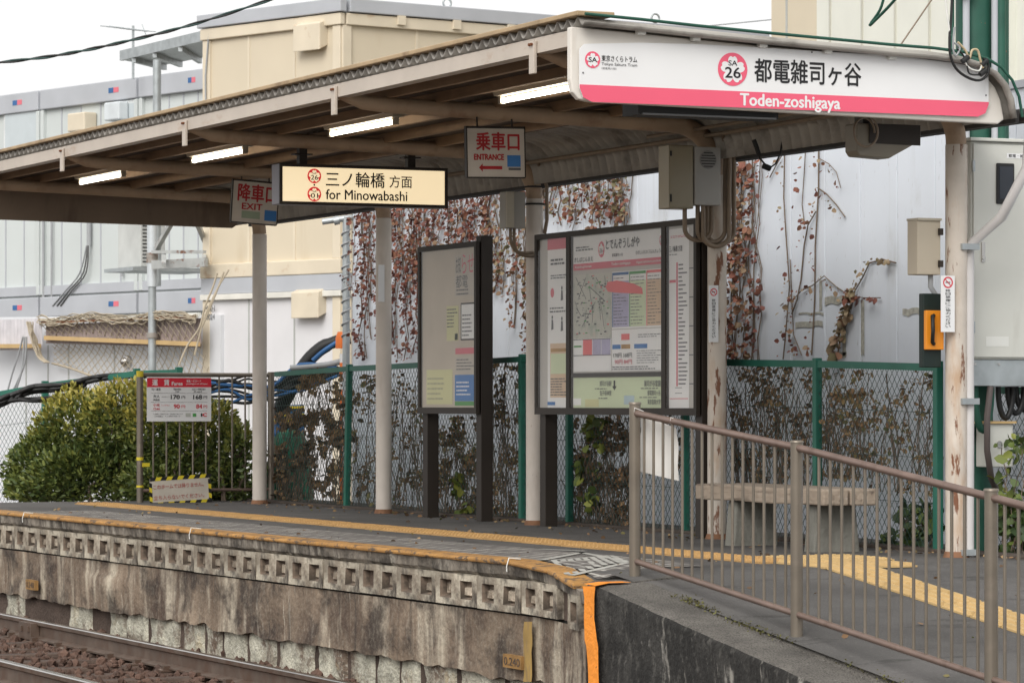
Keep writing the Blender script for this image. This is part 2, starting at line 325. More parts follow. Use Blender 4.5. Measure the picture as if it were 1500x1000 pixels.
# ------------------------------------------------------------------ lettering
_tc = {}
def glyphs(s, bold=0.0):
    if (s, bold) in _tc: return _tc[(s, bold)]
    cu = bpy.data.curves.new('t', 'FONT'); cu.body = s; cu.size = 1; cu.offset = bold; cu.resolution_u = 3
    o = bpy.data.objects.new('t', cu); C.objects.link(o)
    dg = bpy.context.evaluated_depsgraph_get(); dg.update()
    me = bpy.data.meshes.new_from_object(o.evaluated_get(dg))
    vs = [(p.co.x, p.co.y) for p in me.vertices]; fs = [tuple(p.vertices) for p in me.polygons]
    bpy.data.objects.remove(o); bpy.data.curves.remove(cu); bpy.data.meshes.remove(me)
    if not vs: vs = [(0, 0), (1, 0), (1, 1)]; fs = [(0, 1, 2)]
    _tc[(s, bold)] = (vs, fs); return vs, fs
class Face:
    """a flat face of a sign: origin, right, up; n points to the viewer"""
    def __init__(s, o, r, u):
        s.o = Vector(o); s.r = Vector(r).normalized(); s.u = Vector(u).normalized(); s.n = s.r.cross(s.u)
    def p(s, x, y, d=0): return s.o + s.r * x + s.u * y + s.n * d
    def loc(s, P):
        d = Vector(P) - s.o; return d.dot(s.r), d.dot(s.u)
    def rect(s, mb, x0, y0, x1, y1, d, t=.0015):
        q = [s.p(x0, y0, d), s.p(x1, y0, d), s.p(x1, y1, d), s.p(x0, y1, d)]
        return mb.prism(q, s.n * t)
    def poly(s, mb, pts, d, t=.001):
        return mb.prism([s.p(x, y, d) for x, y in pts], s.n * t)
    def disc(s, mb, x, y, rx, ry, d, n=40, t=.001):
        return s.poly(mb, [(x + rx * math.cos(2 * math.pi * k / n), y + ry * math.sin(2 * math.pi * k / n)) for k in range(n)], d, t)
    def flower(s, mb, x, y, r, d):
        pts = []
        for k in range(75):
            a = 2 * math.pi * k / 75; ph = ((a / (2 * math.pi) * 5) % 1) - .5
            rr = r * (.60 + .40 * (1 - (abs(ph) * 2) ** 2.6)) - (r * .13 * max(0, 1 - abs(ph) * 9))
            pts.append((x + rr * math.sin(a + math.pi / 5), y + rr * math.cos(a + math.pi / 5)))
        c = s.p(x, y, d); vs = [c] + [s.p(px, py, d) for px, py in pts]
        return mb.add(vs, [(0, 1 + k, 1 + (k + 1) % 75) for k in range(75)])
    def text(s, mb, t, x0, y0, x1, y1, d, bold=0.0):
        """fit the text to the box x0..x1, y0..y1 (y1 None: keep its proportions)"""
        vs, fs = glyphs(t, 0.0)
        a = min(q[0] for q in vs); b = max(q[0] for q in vs); c = min(q[1] for q in vs); e = max(q[1] for q in vs)
        sx = (x1 - x0) / max(b - a, 1e-5); sy = sx if y1 is None else (y1 - y0) / max(e - c, 1e-5)
        sh = [(0, 0)] if not bold else [(0, 0), (bold, 0), (-bold, 0), (0, bold * .7), (0, -bold * .7)]
        for k, (dx, dy) in enumerate(sh):
            mb.add([s.p(x0 + (q[0] - a + dx) * sx, y0 + (q[1] - c + dy) * sy, d + .00012 * k) for q in vs], fs)
        return mb
def emblem(th, fc, x, y, r, d, top, num, ringmat, nm='emblem', bm=None):
    mb = MB(); fc.disc(mb, x, y, r, r, d); o = th.part(nm, mb, ringmat)
    mb = MB(); fc.flower(mb, x, y - r * .03, r * .84, d + .002); th.part('blossom', mb, bm or M_signw, o)
    mb = MB()
    if num:
        fc.text(mb, top, x - r * .30, y + r * .22, x + r * .30, y + r * .52, d + .0035, .01)
        fc.text(mb, num, x - r * .52, y - r * .52, x + r * .52, y + r * .12, d + .0035, .015)
    else:
        fc.text(mb, top, x - r * .55, y - r * .28, x + r * .55, y + r * .28, d + .0035, .015)
    th.part('lettering', mb, M_ink, o)

# ------------------------------------------------------------------ leaves
def leaves(pos, nrm, size, tint, aspect=.55, fold=.25):
    """numpy: pos (n,3), nrm (n,3) leaf direction, size (n), tint (n) -> mesh of 6-vertex leaves"""
    n = len(pos); d = nrm / (np.linalg.norm(nrm, axis=1, keepdims=True) + 1e-9)
    rv = rng.normal(size=(n, 3)); s = np.cross(d, rv); s /= (np.linalg.norm(s, axis=1, keepdims=True) + 1e-9); q = np.cross(d, s)
    sz = size[:, None]; h = sz * aspect * .5
    P = np.stack([pos, pos + d * sz * .3 + s * h + q * h * fold, pos + d * sz * .72 + s * h * .8 + q * h * fold, pos + d * sz,
                  pos + d * sz * .72 - s * h * .8 + q * h * fold, pos + d * sz * .3 - s * h + q * h * fold], axis=1)
    vs = P.reshape(-1, 3)
    base = np.arange(n)[:, None] * 6
    fs = np.concatenate([base + np.array([[0, 1, 2, 3]]), base + np.array([[0, 3, 4, 5]])], axis=1).reshape(-1, 4)
    return vs, fs, np.repeat(tint, 6)
def leaf_mesh(name, vs, fs, tint, m, off=(0, 0, 0)):
    me = bpy.data.meshes.new(name); vs = vs - np.array(off)
    me.vertices.add(len(vs)); me.vertices.foreach_set('co', vs.astype(np.float32).ravel())
    nf = len(fs); me.loops.add(nf * 4); me.loops.foreach_set('vertex_index', fs.astype(np.int32).ravel())
    me.polygons.add(nf); me.polygons.foreach_set('loop_start', np.arange(nf, dtype=np.int32) * 4); me.polygons.foreach_set('loop_total', np.full(nf, 4, dtype=np.int32))
    me.update(calc_edges=True)
    a = me.attributes.new('tint', 'FLOAT', 'POINT'); a.data.foreach_set('value', tint.astype(np.float32))
    me.materials.append(m); return me

# ================================================================== SETTING
def struct(name, mb, m, bev=0):
    me = mb.mesh(name, m); fixn(me); o = obj(name, me); o['kind'] = 'structure'
    if bev:
        b = o.modifiers.new('b', 'BEVEL'); b.width = bev; b.segments = 2; b.limit_method = 'ANGLE'
    return o
mb = MB(); mb.add([(-700, -300, -1.0), (900, -300, -1.0), (900, 1500, -1.0), (-700, 1500, -1.0)], [(0, 1, 2, 3)]); struct('ground', mb, M_ground)

U0, U1 = 17.25, 31.2            # near and far end of the level platform
def edge_v(u):                  # the platform edge bends a little
    t = (u - 17.2) / 11.2
    return 8.31 - .21 * max(0, t) ** 1.4 if u > 18.2 else 8.31 - .16 * (18.2 - u) ** 1.5
def edge_z(u):
    return 0 if u > 18.3 else max(-.085, -.075 * ((18.3 - u) / 1.1) ** 1.6)
def ramp_z(u):
    return 0 if u > 16.95 else -.122 * (16.95 - u) + .03 * min(1, (16.95 - u) / .5) * 0
plat = Thing('platform', None, None, (9, 24, 0), kind='structure')
# floor slab
us = [U0 + (U1 - U0) * k / 60 for k in range(61)]
mb = MB(); vs = []; fs = []
for u in us:
    e = edge_v(u)
    for v in (e + .13, e + .5, 9.4, 11.05, 11.9): vs.append((v, u, edge_z(u) if v < e + .3 else 0))
for i in range(60):
    for k in range(4): fs.append((i * 5 + k, i * 5 + k + 1, (i + 1) * 5 + k + 1, (i + 1) * 5 + k))
mb.add(vs, fs); plat.part('asphalt_floor', mb, M_asph)
mb = MB(); mb.box((8.9, U0, -.98), (11.9, U1, -.03)); plat.part('platform_core', mb, M_mud)
mb = MB()    # worn paver grid beside the edge
vs = []; fs = []; uu = [17.3 + k * .3 for k in range(38)]
for u in uu:
    e = edge_v(u); vs += [(e + .16, u, .005 + edge_z(u) * (1 - .03 / .37)), (e + .5, u, .005), (e + .82, u, .005)]
for i in range(len(uu) - 1):
    for k in range(2): fs.append((i * 3 + k, i * 3 + k + 1, i * 3 + k + 4, i * 3 + k + 3))
mb.add(vs, fs); plat.part('paver_strip', mb, M_paver)
# orange edge stones
u = 17.18; k = 0
while u < 31:
    L_ = random.choice((.58, .6, .62, .61)); u2 = min(u + L_, 31.2)
    a0, a1 = edge_v(u), edge_v(u2); z0, z1 = edge_z(u), edge_z(u2); g = .004
    mb = MB(); dz = random.uniform(-.004, .004); dv = random.uniform(-.006, .006)
    mb.hexa([(a0 - .02 + dv, u + g, z0 - .024), (a0 + .15, u + g, z0 - .024), (a1 + .15, u2 - g, z1 - .024), (a1 - .02 + dv, u2 - g, z1 - .024),
             (a0 - .02 + dv, u + g, z0 + .006 + dz), (a0 + .15, u + g, z0 + .009), (a1 + .15, u2 - g, z1 + .009), (a1 - .02 + dv, u2 - g, z1 + .006 + dz)])
    plat.part('edge_stone', mb, M_edge, bev=.012); u = u2
# coping course below the edge, with a broken lower side
mb = MB(); n = 260; vs = []; fs = []
for i in range(n + 1):
    u = 16.78 + (31 - 16.78) * i / n; e = edge_v(u); z = edge_z(u)
    w1 = mnoise.noise((u * 2.3, 1, 0)) * .012 + mnoise.noise((u * 9, 3, 0)) * .008
    vs += [(e + .2, u, z - .02), (e + .0 + w1, u, z - .02), (e + .008 + w1 * 1.5, u, z - .085 + w1), (e + .03, u, z * .6 - .105 + w1 * .6), (e + .2, u, z * .6 - .105)]
for i in range(n):
    for k in range(4): fs.append((i * 5 + k, i * 5 + k + 1, i * 5 + k + 6, i * 5 + k + 5))
mb.add(vs, fs); plat.part('coping', mb, M_coping)
# cast facing blocks, two square hollows each
def block_mesh(L, seed, one=False):
    rr = random.Random(seed); m = MB(); H = .19; hollow, boss = [], []; m.hollow, m.boss = hollow, boss
    xs = [0, L * .11, L * .39, L * .61, L * .89, L]; zs = [0, .04, .15, H]; holes = (1, 3)
    if one: xs = [0, L * .2, L * .78, L]; holes = (1,)
    nx_ = len(xs)
    d = .046
    # front grid with two holes (front plane x=0, pointing to -X)
    def vtx(i, j): return (rr.uniform(-.003, .003), xs[i], zs[j])
    grid = [[vtx(i, j) for j in range(4)] for i in range(nx_)]
    for i in range(nx_ - 1):
        for j in range(3):
            q = [grid[i][j], grid[i + 1][j], grid[i + 1][j + 1], grid[i][j + 1]]
            if j == 1 and i in holes:
                c = .013; dd = d * rr.uniform(.75, 1.2)
                inn = [(dd, xs[i] + c, zs[1] + c), (dd, xs[i + 1] - c, zs[1] + c), (dd, xs[i + 1] - c, zs[2] - c), (dd, xs[i] + c, zs[2] - c)]
                m.add(q + inn, [(0, 1, 5, 4), (1, 2, 6, 5), (2, 3, 7, 6), (3, 0, 4, 7)])
                # weathered boss in the hollow
                y0, y1, z0, z1 = xs[i] + c + .010, xs[i + 1] - c - .010, zs[1] + c + .003, zs[2] - c - rr.uniform(.008, .026)
                t = dd - .020 * rr.uniform(.3, 1.3)
                bo = [(t, y0 + .012, z0 + .01), (t, y1 - .01, z0 + .01), (t, y1 - .015, z1 - .008), (t, y0 + .016, z1 - .008)]
                bb = [(dd, y0, z0), (dd, y1, z0), (dd, y1, z1), (dd, y0, z1)]
                hollow.append((len(m.f) - 4, len(m.f) + 4)); m.add(inn + bb, [(0, 1, 5, 4), (1, 2, 6, 5), (2, 3, 7, 6), (3, 0, 4, 7)])
                boss.append((len(m.f), len(m.f) + 5)); m.add(bb + bo, [(0, 1, 5, 4), (1, 2, 6, 5), (2, 3, 7, 6), (3, 0, 4, 7), (4, 5, 6, 7)])
            else: m.add(q, [(0, 1, 2, 3)])
    for (a, b) in (((0, 0), (nx_ - 1, 0)), ((nx_ - 1, 0), (nx_ - 1, 3)), ((nx_ - 1, 3), (0, 3)), ((0, 3), (0, 0))):
        p, q = grid[a[0]][a[1]], grid[b[0]][b[1]]
        m.add([p, q, (.12, q[1], q[2]), (.12, p[1], p[2])], [(0, 1, 2, 3)])
    return m
bmeshes = []
for sd_ in range(8):
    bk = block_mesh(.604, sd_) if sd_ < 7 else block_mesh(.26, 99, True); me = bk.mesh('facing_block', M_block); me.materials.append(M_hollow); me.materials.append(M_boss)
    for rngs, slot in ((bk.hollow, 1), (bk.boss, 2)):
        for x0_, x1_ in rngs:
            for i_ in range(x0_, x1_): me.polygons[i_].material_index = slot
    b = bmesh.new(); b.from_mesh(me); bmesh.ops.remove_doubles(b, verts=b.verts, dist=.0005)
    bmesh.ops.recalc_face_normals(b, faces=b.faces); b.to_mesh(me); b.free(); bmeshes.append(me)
for k in range(22):
    u = 17.66 + .612 * k
    if u > 30.6: break
    o = plat.inst('facing_block', bmeshes[(k * 3) % 7], (edge_v(u) + .006 + random.uniform(-.006, .006), u, -.297 + random.uniform(-.003, .003)))
    o.rotation_euler = (0, random.uniform(-.012, .012), math.atan((edge_v(u) - edge_v(u + .6)) / .6))
o = plat.inst('facing_block', bmeshes[7], (edge_v(17.12) + .0, 17.12, -.325)); o.rotation_euler = (0, 0, R(-12))
def backing(name, dv, z0, z1, m):
    mb = MB(); vs = []; fs = []
    for i in range(61):
        u = 16.8 + 14.26 * i / 60; e = edge_v(u) + dv; vs += [(e, u, z0), (e, u, z1), (e + .3, u, z1)]
    for i in range(60):
        for k in range(2): fs.append((i * 3 + k, i * 3 + k + 1, i * 3 + k + 4, i * 3 + k + 3))
    mb.add(vs, fs); return plat.part(name, mb, m)
backing('dark_backing', .05, -.30, -.1, M_mud)
# rendered wall face with a ragged lower edge
mb = MB(); n = 330; m_ = 9; vs = []; fs = []; back = []
for i in range(n + 1):
    u = 16.78 + (31 - 16.78) * i / n; e = edge_v(u)
    zb = -.685 + .05 * mnoise.noise((u * 1.15, 5, 0)) + .03 * mnoise.noise((u * 4.3, 2, 0)) + .008 * mnoise.noise((u * 15, 2, 0))
    for j in range(m_ + 1):
        t = j / m_; z = -.310 + (zb + .310) * t
        bulge = .02 * mnoise.noise((u * 1.1, z * 3, 4)) + .008 * mnoise.noise((u * 5, z * 7, 9))
        if 25.0 < u < 26.4: bulge -= .03 * max(0, 1 - abs(u - 25.7) / .7) * (1 if t > .3 else 0)
        vs.append((e + .018 + bulge, u, z))
    back.append((vs[-1], (e + .14, u, zb + .006)))
q = m_ + 1
for i in range(n):
    for j in range(q - 1): fs.append((i * q + j, i * q + j + 1, (i + 1) * q + j + 1, (i + 1) * q + j))
mb.add(vs, fs, True); mb.add([p for ab in back for p in ab], [(2 * i, 2 * i + 1, 2 * i + 3, 2 * i + 2) for i in range(n)])
plat.part('rendered_wall', mb, M_wall)

backing('shadow_joint', .055, -.33, -.29, mat('black_joint', (.02, .017, .014), .95))
# rubble course of pale stones at the foot
u = 17.2; k = 0
backing('mortar_bed', .078, -1.0, -.3, M_mud)
while u < 30.8:
    L_ = random.uniform(.3, .72); e = edge_v(u + L_ / 2); rr = random.Random(k); k += 1
    nx, nz = 16, 9; vs = []; fs = []
    for i in range(nx + 1):
        for j in range(nz + 1):
            a, b = i / nx, j / nz
            edge = min(a * L_ / .4, (1 - a) * L_ / .4, b + .3); pr = .026 * min(1, edge * 9)
            y = u + .012 + (L_ - .024) * a + .012 * mnoise.noise((u + a, b * 4, k)); z = -.99 + .37 * b
            vs.append((e + .085 - pr - .02 * mnoise.noise((y * 7, z * 7, k)) - .010 * mnoise.noise((y * 24, z * 24, k)) + (.03 if i in (0, nx) else 0), y, z))
    for i in range(nx):
        for j in range(nz): fs.append((i * (nz + 1) + j, (i + 1) * (nz + 1) + j, (i + 1) * (nz + 1) + j + 1, i * (nz + 1) + j + 1))
    if rr.random() < (.97 if u < 25.6 else .45):
        mb = MB(); mb.add(vs, fs, True); plat.part('foot_stone', mb, M_stone)
    u += L_
# painted marks on the wall
def wallpatch(name, x0, x1, y0, y1, m, dv=-.012, nseg=8):
    mb = MB(); vs = []; fs = []
    for i in range(nseg + 1):
        y = y0 + (y1 - y0) * i / nseg
        for x in (x0, x1):
            e = edge_v(Pv(x, y, 8.27).y); p = Pv(x + random.uniform(-1, 1), y, e + dv); vs.append(p)
    for i in range(nseg): fs.append((2 * i, 2 * i + 1, 2 * i + 3, 2 * i + 2))
    mb.add(vs, fs); return plat.part(name, mb, m)
wallpatch('ochre_stripe', 767, 779, 910, 998, M_ochre)
# number plates screwed on the wall
for (x0, x1, y0, y1, t) in ((737, 764, 961, 976, '0.240'), (38, 51, 850, 862, '0.240')):
    u_ = Pv((x0 + x1) / 2, y0, 8.25).y; e = edge_v(u_) - .022
    a = Pv(x0, y1, e); b = Pv(x1, y0, e); fc = Face((e, a.y, a.z), (0, -1, 0), (0, 0, 1)); W, H = a.y - b.y, b.z - a.z
    mb = MB(); fc.rect(mb, 0, 0, W, H, -.03, .032); o = plat.part('distance_plate', mb, mat('rusty_plate', (.27, .15, .05), .7, var=.2, vscale=14))
    mb = MB(); fc.text(mb, t, W * .08, H * .2, W * .92, H * .8, .004, .01); plat.part('lettering', mb, M_mud, o)
mb = MB(); mb.hexa([(8.09, 16.70, -.11), (8.6, 16.70, -.11), (8.6, 17.28, -.11), (8.24, 17.28, -.11), (8.09, 16.70, -.054), (8.6, 16.70, -.010), (8.6, 17.28, -.010), (8.24, 17.28, -.07)]); plat.part('corner_fill', mb, M_ramptop)
# tactile tiles
def tile_mesh(kind, m):
    mb = MB(); mb.box((0, 0, -.004), (.288, .288, .006))
    if kind == 'dot':
        for i in range(5):
            for j in range(5):
                x, y = .03 + i * .059, .03 + j * .059; q = .014
                mb.add([(x - q, y - q, .006), (x + q, y - q, .006), (x + q, y + q, .006), (x - q, y + q, .006), (x - q * .6, y - q * .6, .016), (x + q * .6, y - q * .6, .016), (x + q * .6, y + q * .6, .016), (x - q * .6, y + q * .6, .016)],
                       [(4, 5, 6, 7), (0, 1, 5, 4), (1, 2, 6, 5), (2, 3, 7, 6), (3, 0, 4, 7)])
    else:
        for i in range(4):
            x = .038 + i * .0735
            mb.add([(x - .018, .01, .006), (x + .018, .01, .006), (x + .018, .286, .006), (x - .018, .286, .006), (x - .012, .014, .022), (x + .012, .014, .022), (x + .012, .282, .022), (x - .012, .282, .022)],
                   [(4, 5, 6, 7), (0, 1, 5, 4), (1, 2, 6, 5), (2, 3, 7, 6), (3, 0, 4, 7)])
    me = mb.mesh('tactile_tile', m); fixn(me); return me
T_dot, T_dot2, T_bar = tile_mesh('dot', M_tact), tile_mesh('dot', M_tact2), tile_mesh('bar', M_tact2)
for k in range(44):
    u = 17.2 + k * .3
    if u > 30.2: break
    if u < 17.45: continue
    plat.inst('tactile_tile', T_dot, (9.46 - .10 * max(0, (u - 20) / 10), u, .004 + random.uniform(-.001, .001)))
# hatched stop marking
mb = MB()
def floor_z(v, u):
    e = edge_v(u); f = min(1, max(0, (v - e - .13) / .37)); return edge_z(u) * (1 - f)
def gl(x, y):
    p = Pz(x, y, 0); return (p.x, p.y, floor_z(p.x, p.y) + .0095)
def strip(mb, a, b, wd):
    a = Vector(a); b = Vector(b); d = (b - a).normalized(); r = Vector((d.y, -d.x, 0)) * wd / 2
    mb.add([a - r, a + r, b + r, b - r], [(0, 1, 2, 3)])
def cg(X, Y): return gl(700 + X / 4.547, 780 + Y / 4.547)
for (x0_, y0_, x1_, y1_) in ((505, 190, 600, 234), (560, 186, 655, 230), (608, 182, 705, 226), (655, 178, 755, 221), (705, 174, 800, 217), (755, 171, 850, 213), (805, 168, 900, 209), (855, 166, 950, 206), (900, 164, 985, 205)): strip(mb, cg(x0_, y0_), cg(x1_, y1_), .035)
strip(mb, cg(430, 190), cg(690, 141), .05); strip(mb, cg(500, 190), cg(900, 160), .035); strip(mb, cg(690, 141), cg(1000, 200), .05); strip(mb, cg(620, 236), cg(1000, 206), .05)
strip(mb, cg(420, 116), cg(715, 130), .05)
plat.part('hatched_marking', mb, M_white)
# small white hooks on the edge
for (x, y) in ((283, 774), (749, 820), (38, 752)):
    e = Pv(x, y, 8.28); e2 = edge_v(e.y); p = Pv(x, y, e2)
    mb = MB(); mb.tube([(e2 + .06, p.y, .012), (e2 - .015, p.y, .02), (e2 - .03, p.y, -.03), (e2 - .028, p.y, -.06)], .0035, 6); plat.part('white_hook', mb, M_plastic)

# ---- ramp
ramp = Thing('ramp', None, None, (9.5, 14, 0), kind='structure')
vs = []; fs = []; mb = MB(); n = 30
for i in range(n + 1):
    u = 17.26 - (17.26 - 9.5) * i / n; z = max(ramp_z(u), -.86)
    for v in (8.27, 8.45, 9.4, 11.0, 13.2): vs.append((v, u, z - (.012 if v < 8.3 else 0) - (.0 if u > 17 else 0)))
for i in range(n):
    for k in range(4): fs.append((i * 5 + k, (i + 1) * 5 + k, (i + 1) * 5 + k + 1, i * 5 + k + 1))
mb.add(vs, fs); ramp.part('ramp_surface', mb, M_rampasph)
# black concrete side wall of the ramp with pebbly top
vs = []; fs = []; mb = MB(); mt = MB(); n = 90; vt = []; ft = []
for i in range(n + 1):
    u = 16.74 - (16.74 - 9.5) * i / n
    z = -.05 - .145 * (16.61 - u) if u < 16.61 else -.05
    w1 = mnoise.noise((u * 1.3, 7, 0)) * .012 + mnoise.noise((u * 6, 7, 0)) * .006
    for (dv, dz) in ((.03, -1.2), (.022, -.35), (.03, -.33), (0, -.03), (.012, -.008)):
        vs.append((7.99 + dv + w1, u, z + dz + w1 * .4))
    vt += [(7.99 + .012 + w1, u, z - .008 + w1 * .4), (8.05, u, z + .004 + w1 * .4), (8.27, u, z + .006), (8.31, u, max(ramp_z(u) - .01, z + .01))]
for i in range(n):
    for k in range(4): fs.append((i * 5 + k, (i + 1) * 5 + k, (i + 1) * 5 + k + 1, i * 5 + k + 1))
    for k in range(3): ft.append((i * 4 + k, (i + 1) * 4 + k, (i + 1) * 4 + k + 1, i * 4 + k + 1))
mb.add(vs, fs, True); mb.add([(7.995, 16.74, -1.2), (8.4, 16.74, -1.2), (8.4, 16.74, -.05), (7.995, 16.74, -.06)], [(0, 1, 2, 3)])
ramp.part('side_wall', mb, M_rampwall); mt.add(vt, ft); ramp.part('pebbled_kerb', mt, M_ramptop)
# orange paint wrapped over its corner
mb = MB(); vs = []; fs = []
prof = [Pv(861, 1004, 7.99), Pv(860, 960, 7.987), Pv(857, 920, 7.983), Pv(857, 880, 7.975), Pv(856, 856, 7.975)]
wid = [22, 21, 17, 17, 17]
for p, wpx in zip(prof, wid): pass
for (x, y, wd) in ((862, 1010, 15), (861, 975, 15.5), (858, 945, 18), (857, 937, 17), (856, 905, 15), (855, 875, 15), (854, 858, 18)):
    for t in range(3): vs.append(Pv(x + wd * t / 2 + random.uniform(-.8, .8), y, 7.972))
for i in range(6):
    for k in range(2): fs.append((i * 3 + k, i * 3 + k + 1, i * 3 + k + 4, i * 3 + k + 3))
mb.add(vs, fs)
u_a = Pv(854, 858, 7.972).y; u_b = Pv(872, 858, 7.972).y
zt = -.04
mb.add([(7.975, u_a, zt - .005), (7.975, u_b, zt - .008), (8.06, u_b + .01, zt + .004), (8.06, u_a, zt + .004), (8.2, u_b + .03, zt + .004), (8.2, u_a, zt + .004)],
       [(0, 1, 2, 3), (3, 2, 4, 5)])
ramp.part('orange_corner_paint', mb, M_orange)
# guide tiles going down the ramp
for (v_, u_) in ((9.76, 17.5), (10.06, 17.5), (9.76, 17.8), (10.06, 17.8)):
    plat.inst('tactile_tile', T_dot2, (v_, u_, .005))
for k in range(28):
    u = 17.2 - k * .3; zz = ramp_z(u + .15) - .018 if u < 16.9 else 0
    for v_ in ((9.55, 9.855) if k < 2 else (9.55,)):
        o = ramp.inst('tactile_tile', T_bar, (v_, u, (ramp_z(u) if u < 16.95 else 0) + .005)); o.rotation_euler = (math.atan(.122) if u + .15 < 16.95 else 0, 0, 0)
# moss in the kerb joint
P_, N_, Z_, T_ = [], [], [], []
for k in range(1500):
    u = random.triangular(12.8, 17.0, 15.6); c = mnoise.noise((u * 1.6, 3, 3))
    if c < .05 + random.uniform(-.15, .15): continue
    z = max(ramp_z(u) - .03, -.05 - .145 * (16.61 - u)); v = 8.29 + random.gauss(0, .028)
    P_.append((v, u, z + .012)); N_.append((random.gauss(0, .6), random.gauss(0, .6), .35)); Z_.append(random.uniform(.008, .022)); T_.append(random.uniform(.0, 1))
vs_, fs_, t_ = leaves(np.array(P_), np.array(N_), np.array(Z_), np.array(T_)); me = leaf_mesh('moss', vs_, fs_, t_, mat('moss_tuft', (0, 0, 0), .9, var=0, tint=[(.04, .035, .016), (.09, .08, .025), (.14, .14, .05)]))
o = obj('kerb_moss', me); o['kind'] = 'stuff'; o['label'] = 'moss and tiny weeds growing along the ramp kerb'

# ---- track
track = Thing('track_bed', None, None, (6.8, 22, -.95), kind='structure')
mb = MB(); vs = []; fs = []; nu, nv = 150, 30
for i in range(nu + 1):
    for j in range(nv + 1):
        u = 9 + 34 * i / nu; v = 3.5 + 4.95 * j / nv
        vs.append((v, u, -.925 + .03 * mnoise.noise((u * 3, v * 3, 0)) + .02 * mnoise.noise((u * 9, v * 9, 0))))
for i in range(nu):
    for j in range(nv): fs.append((i * (nv + 1) + j, i * (nv + 1) + j + 1, (i + 1) * (nv + 1) + j + 1, (i + 1) * (nv + 1) + j))
mb.add(vs, fs); track.part('ballast_bed', mb, M_ballast)
# loose stones
ico = bmesh.new(); bmesh.ops.create_icosphere(ico, subdivisions=1, radius=1); iv = np.array([v.co[:] for v in ico.verts]); ifc = np.array([[v.index for v in f.verts] for f in ico.faces]); ico.free()
n = 8000; ctr = np.stack([rng.uniform(5.4, 8.35, n), rng.uniform(16, 31.5, n), np.full(n, -.902) + rng.normal(0, .016, n)], 1)
sc_ = rng.uniform(.012, .036, (n, 1, 1)) * rng.uniform(.6, 1.4, (n, 1, 3)); pts = iv[None] * sc_ * rng.uniform(.75, 1.25, (n, 12, 1)) + ctr[:, None]
me = bpy.data.meshes.new('ballast_stones'); me.from_pydata(pts.reshape(-1, 3).tolist(), [], (ifc[None] + np.arange(n)[:, None, None] * 12).reshape(-1, 3).tolist()); me.materials.append(M_ballast)
o = obj('ballast_stones', me); o['kind'] = 'stuff'; o['label'] = 'loose rust brown ballast stones between and beside the rails'
def rail(v, label):
    t = Thing('rail', label, 'rail', (v, 22, -.87), 'rails of the track')
    prof = [(-.06, 0), (.06, 0), (.06, .012), (.012, .028), (.010, .10), (.033, .112), (.034, .136), (-.034, .136), (-.033, .112), (-.010, .10), (-.012, .028), (-.06, .012)]
    mb = MB(); mb.prism([(v + a, 8, -.87 + b) for a, b in prof], (0, 52, 0)); t.part('rail_body', mb, M_rail)
    mb = MB(); mb.prism([(v + a, 8, -.87 + b) for a, b in ((-.032, .1365), (.032, .1365), (.024, .142), (-.024, .142))], (0, 52, 0)); t.part('rail_head', mb, M_railtop)
    return t
_fast = MB(); _fast.box((-.13, -.07, 0), (.13, .07, .012)); _fast.box((-.095, -.03, .012), (-.05, .03, .04)); _fast.box((.05, -.03, .012), (.095, .03, .04)); _fme = _fast.mesh('fastening', M_rail)
r1 = rail(7.55, 'steel rail beside the platform wall'); r2 = rail(6.18, 'steel rail farther from the platform wall, cut by the lower left corner')
mb = MB(); p = Pv(42, 925, 7.5)
mb.box((7.47, p.y - .16, -.87), (7.535, p.y + .16, -.745)); mb.box((7.455, p.y - .12, -.81), (7.475, p.y - .08, -.77)); mb.box((7.455, p.y + .06, -.81), (7.475, p.y + .1, -.77)); r1.part('joint_bar', mb, M_rail)
slp = None
for k in range(26):
    u = 15.4 + k * .62
    for r_, vr in ((r1, 7.55), (r2, 6.18)): r_.inst('fastening', _fme, (vr, u, -.885))
    if slp is None:
        mb = MB(); vs = []
        mb.box((-1.1, -.1, -.1), (1.1, .1, .03)); slp = mb.mesh('sleeper', M_sleeper)
    o = obj('sleeper', slp, None, (6.86, u, -.912 + random.uniform(-.006, .008))); o.rotation_euler = (0, 0, random.uniform(-.04, .04))
    b = o.modifiers.new('b', 'BEVEL'); b.width = .02; b.segments = 2
    o['label'] = 'dark timber sleeper half buried in rust brown ballast under the rails'; o['category'] = 'sleeper'; o['group'] = 'sleepers under the rails'
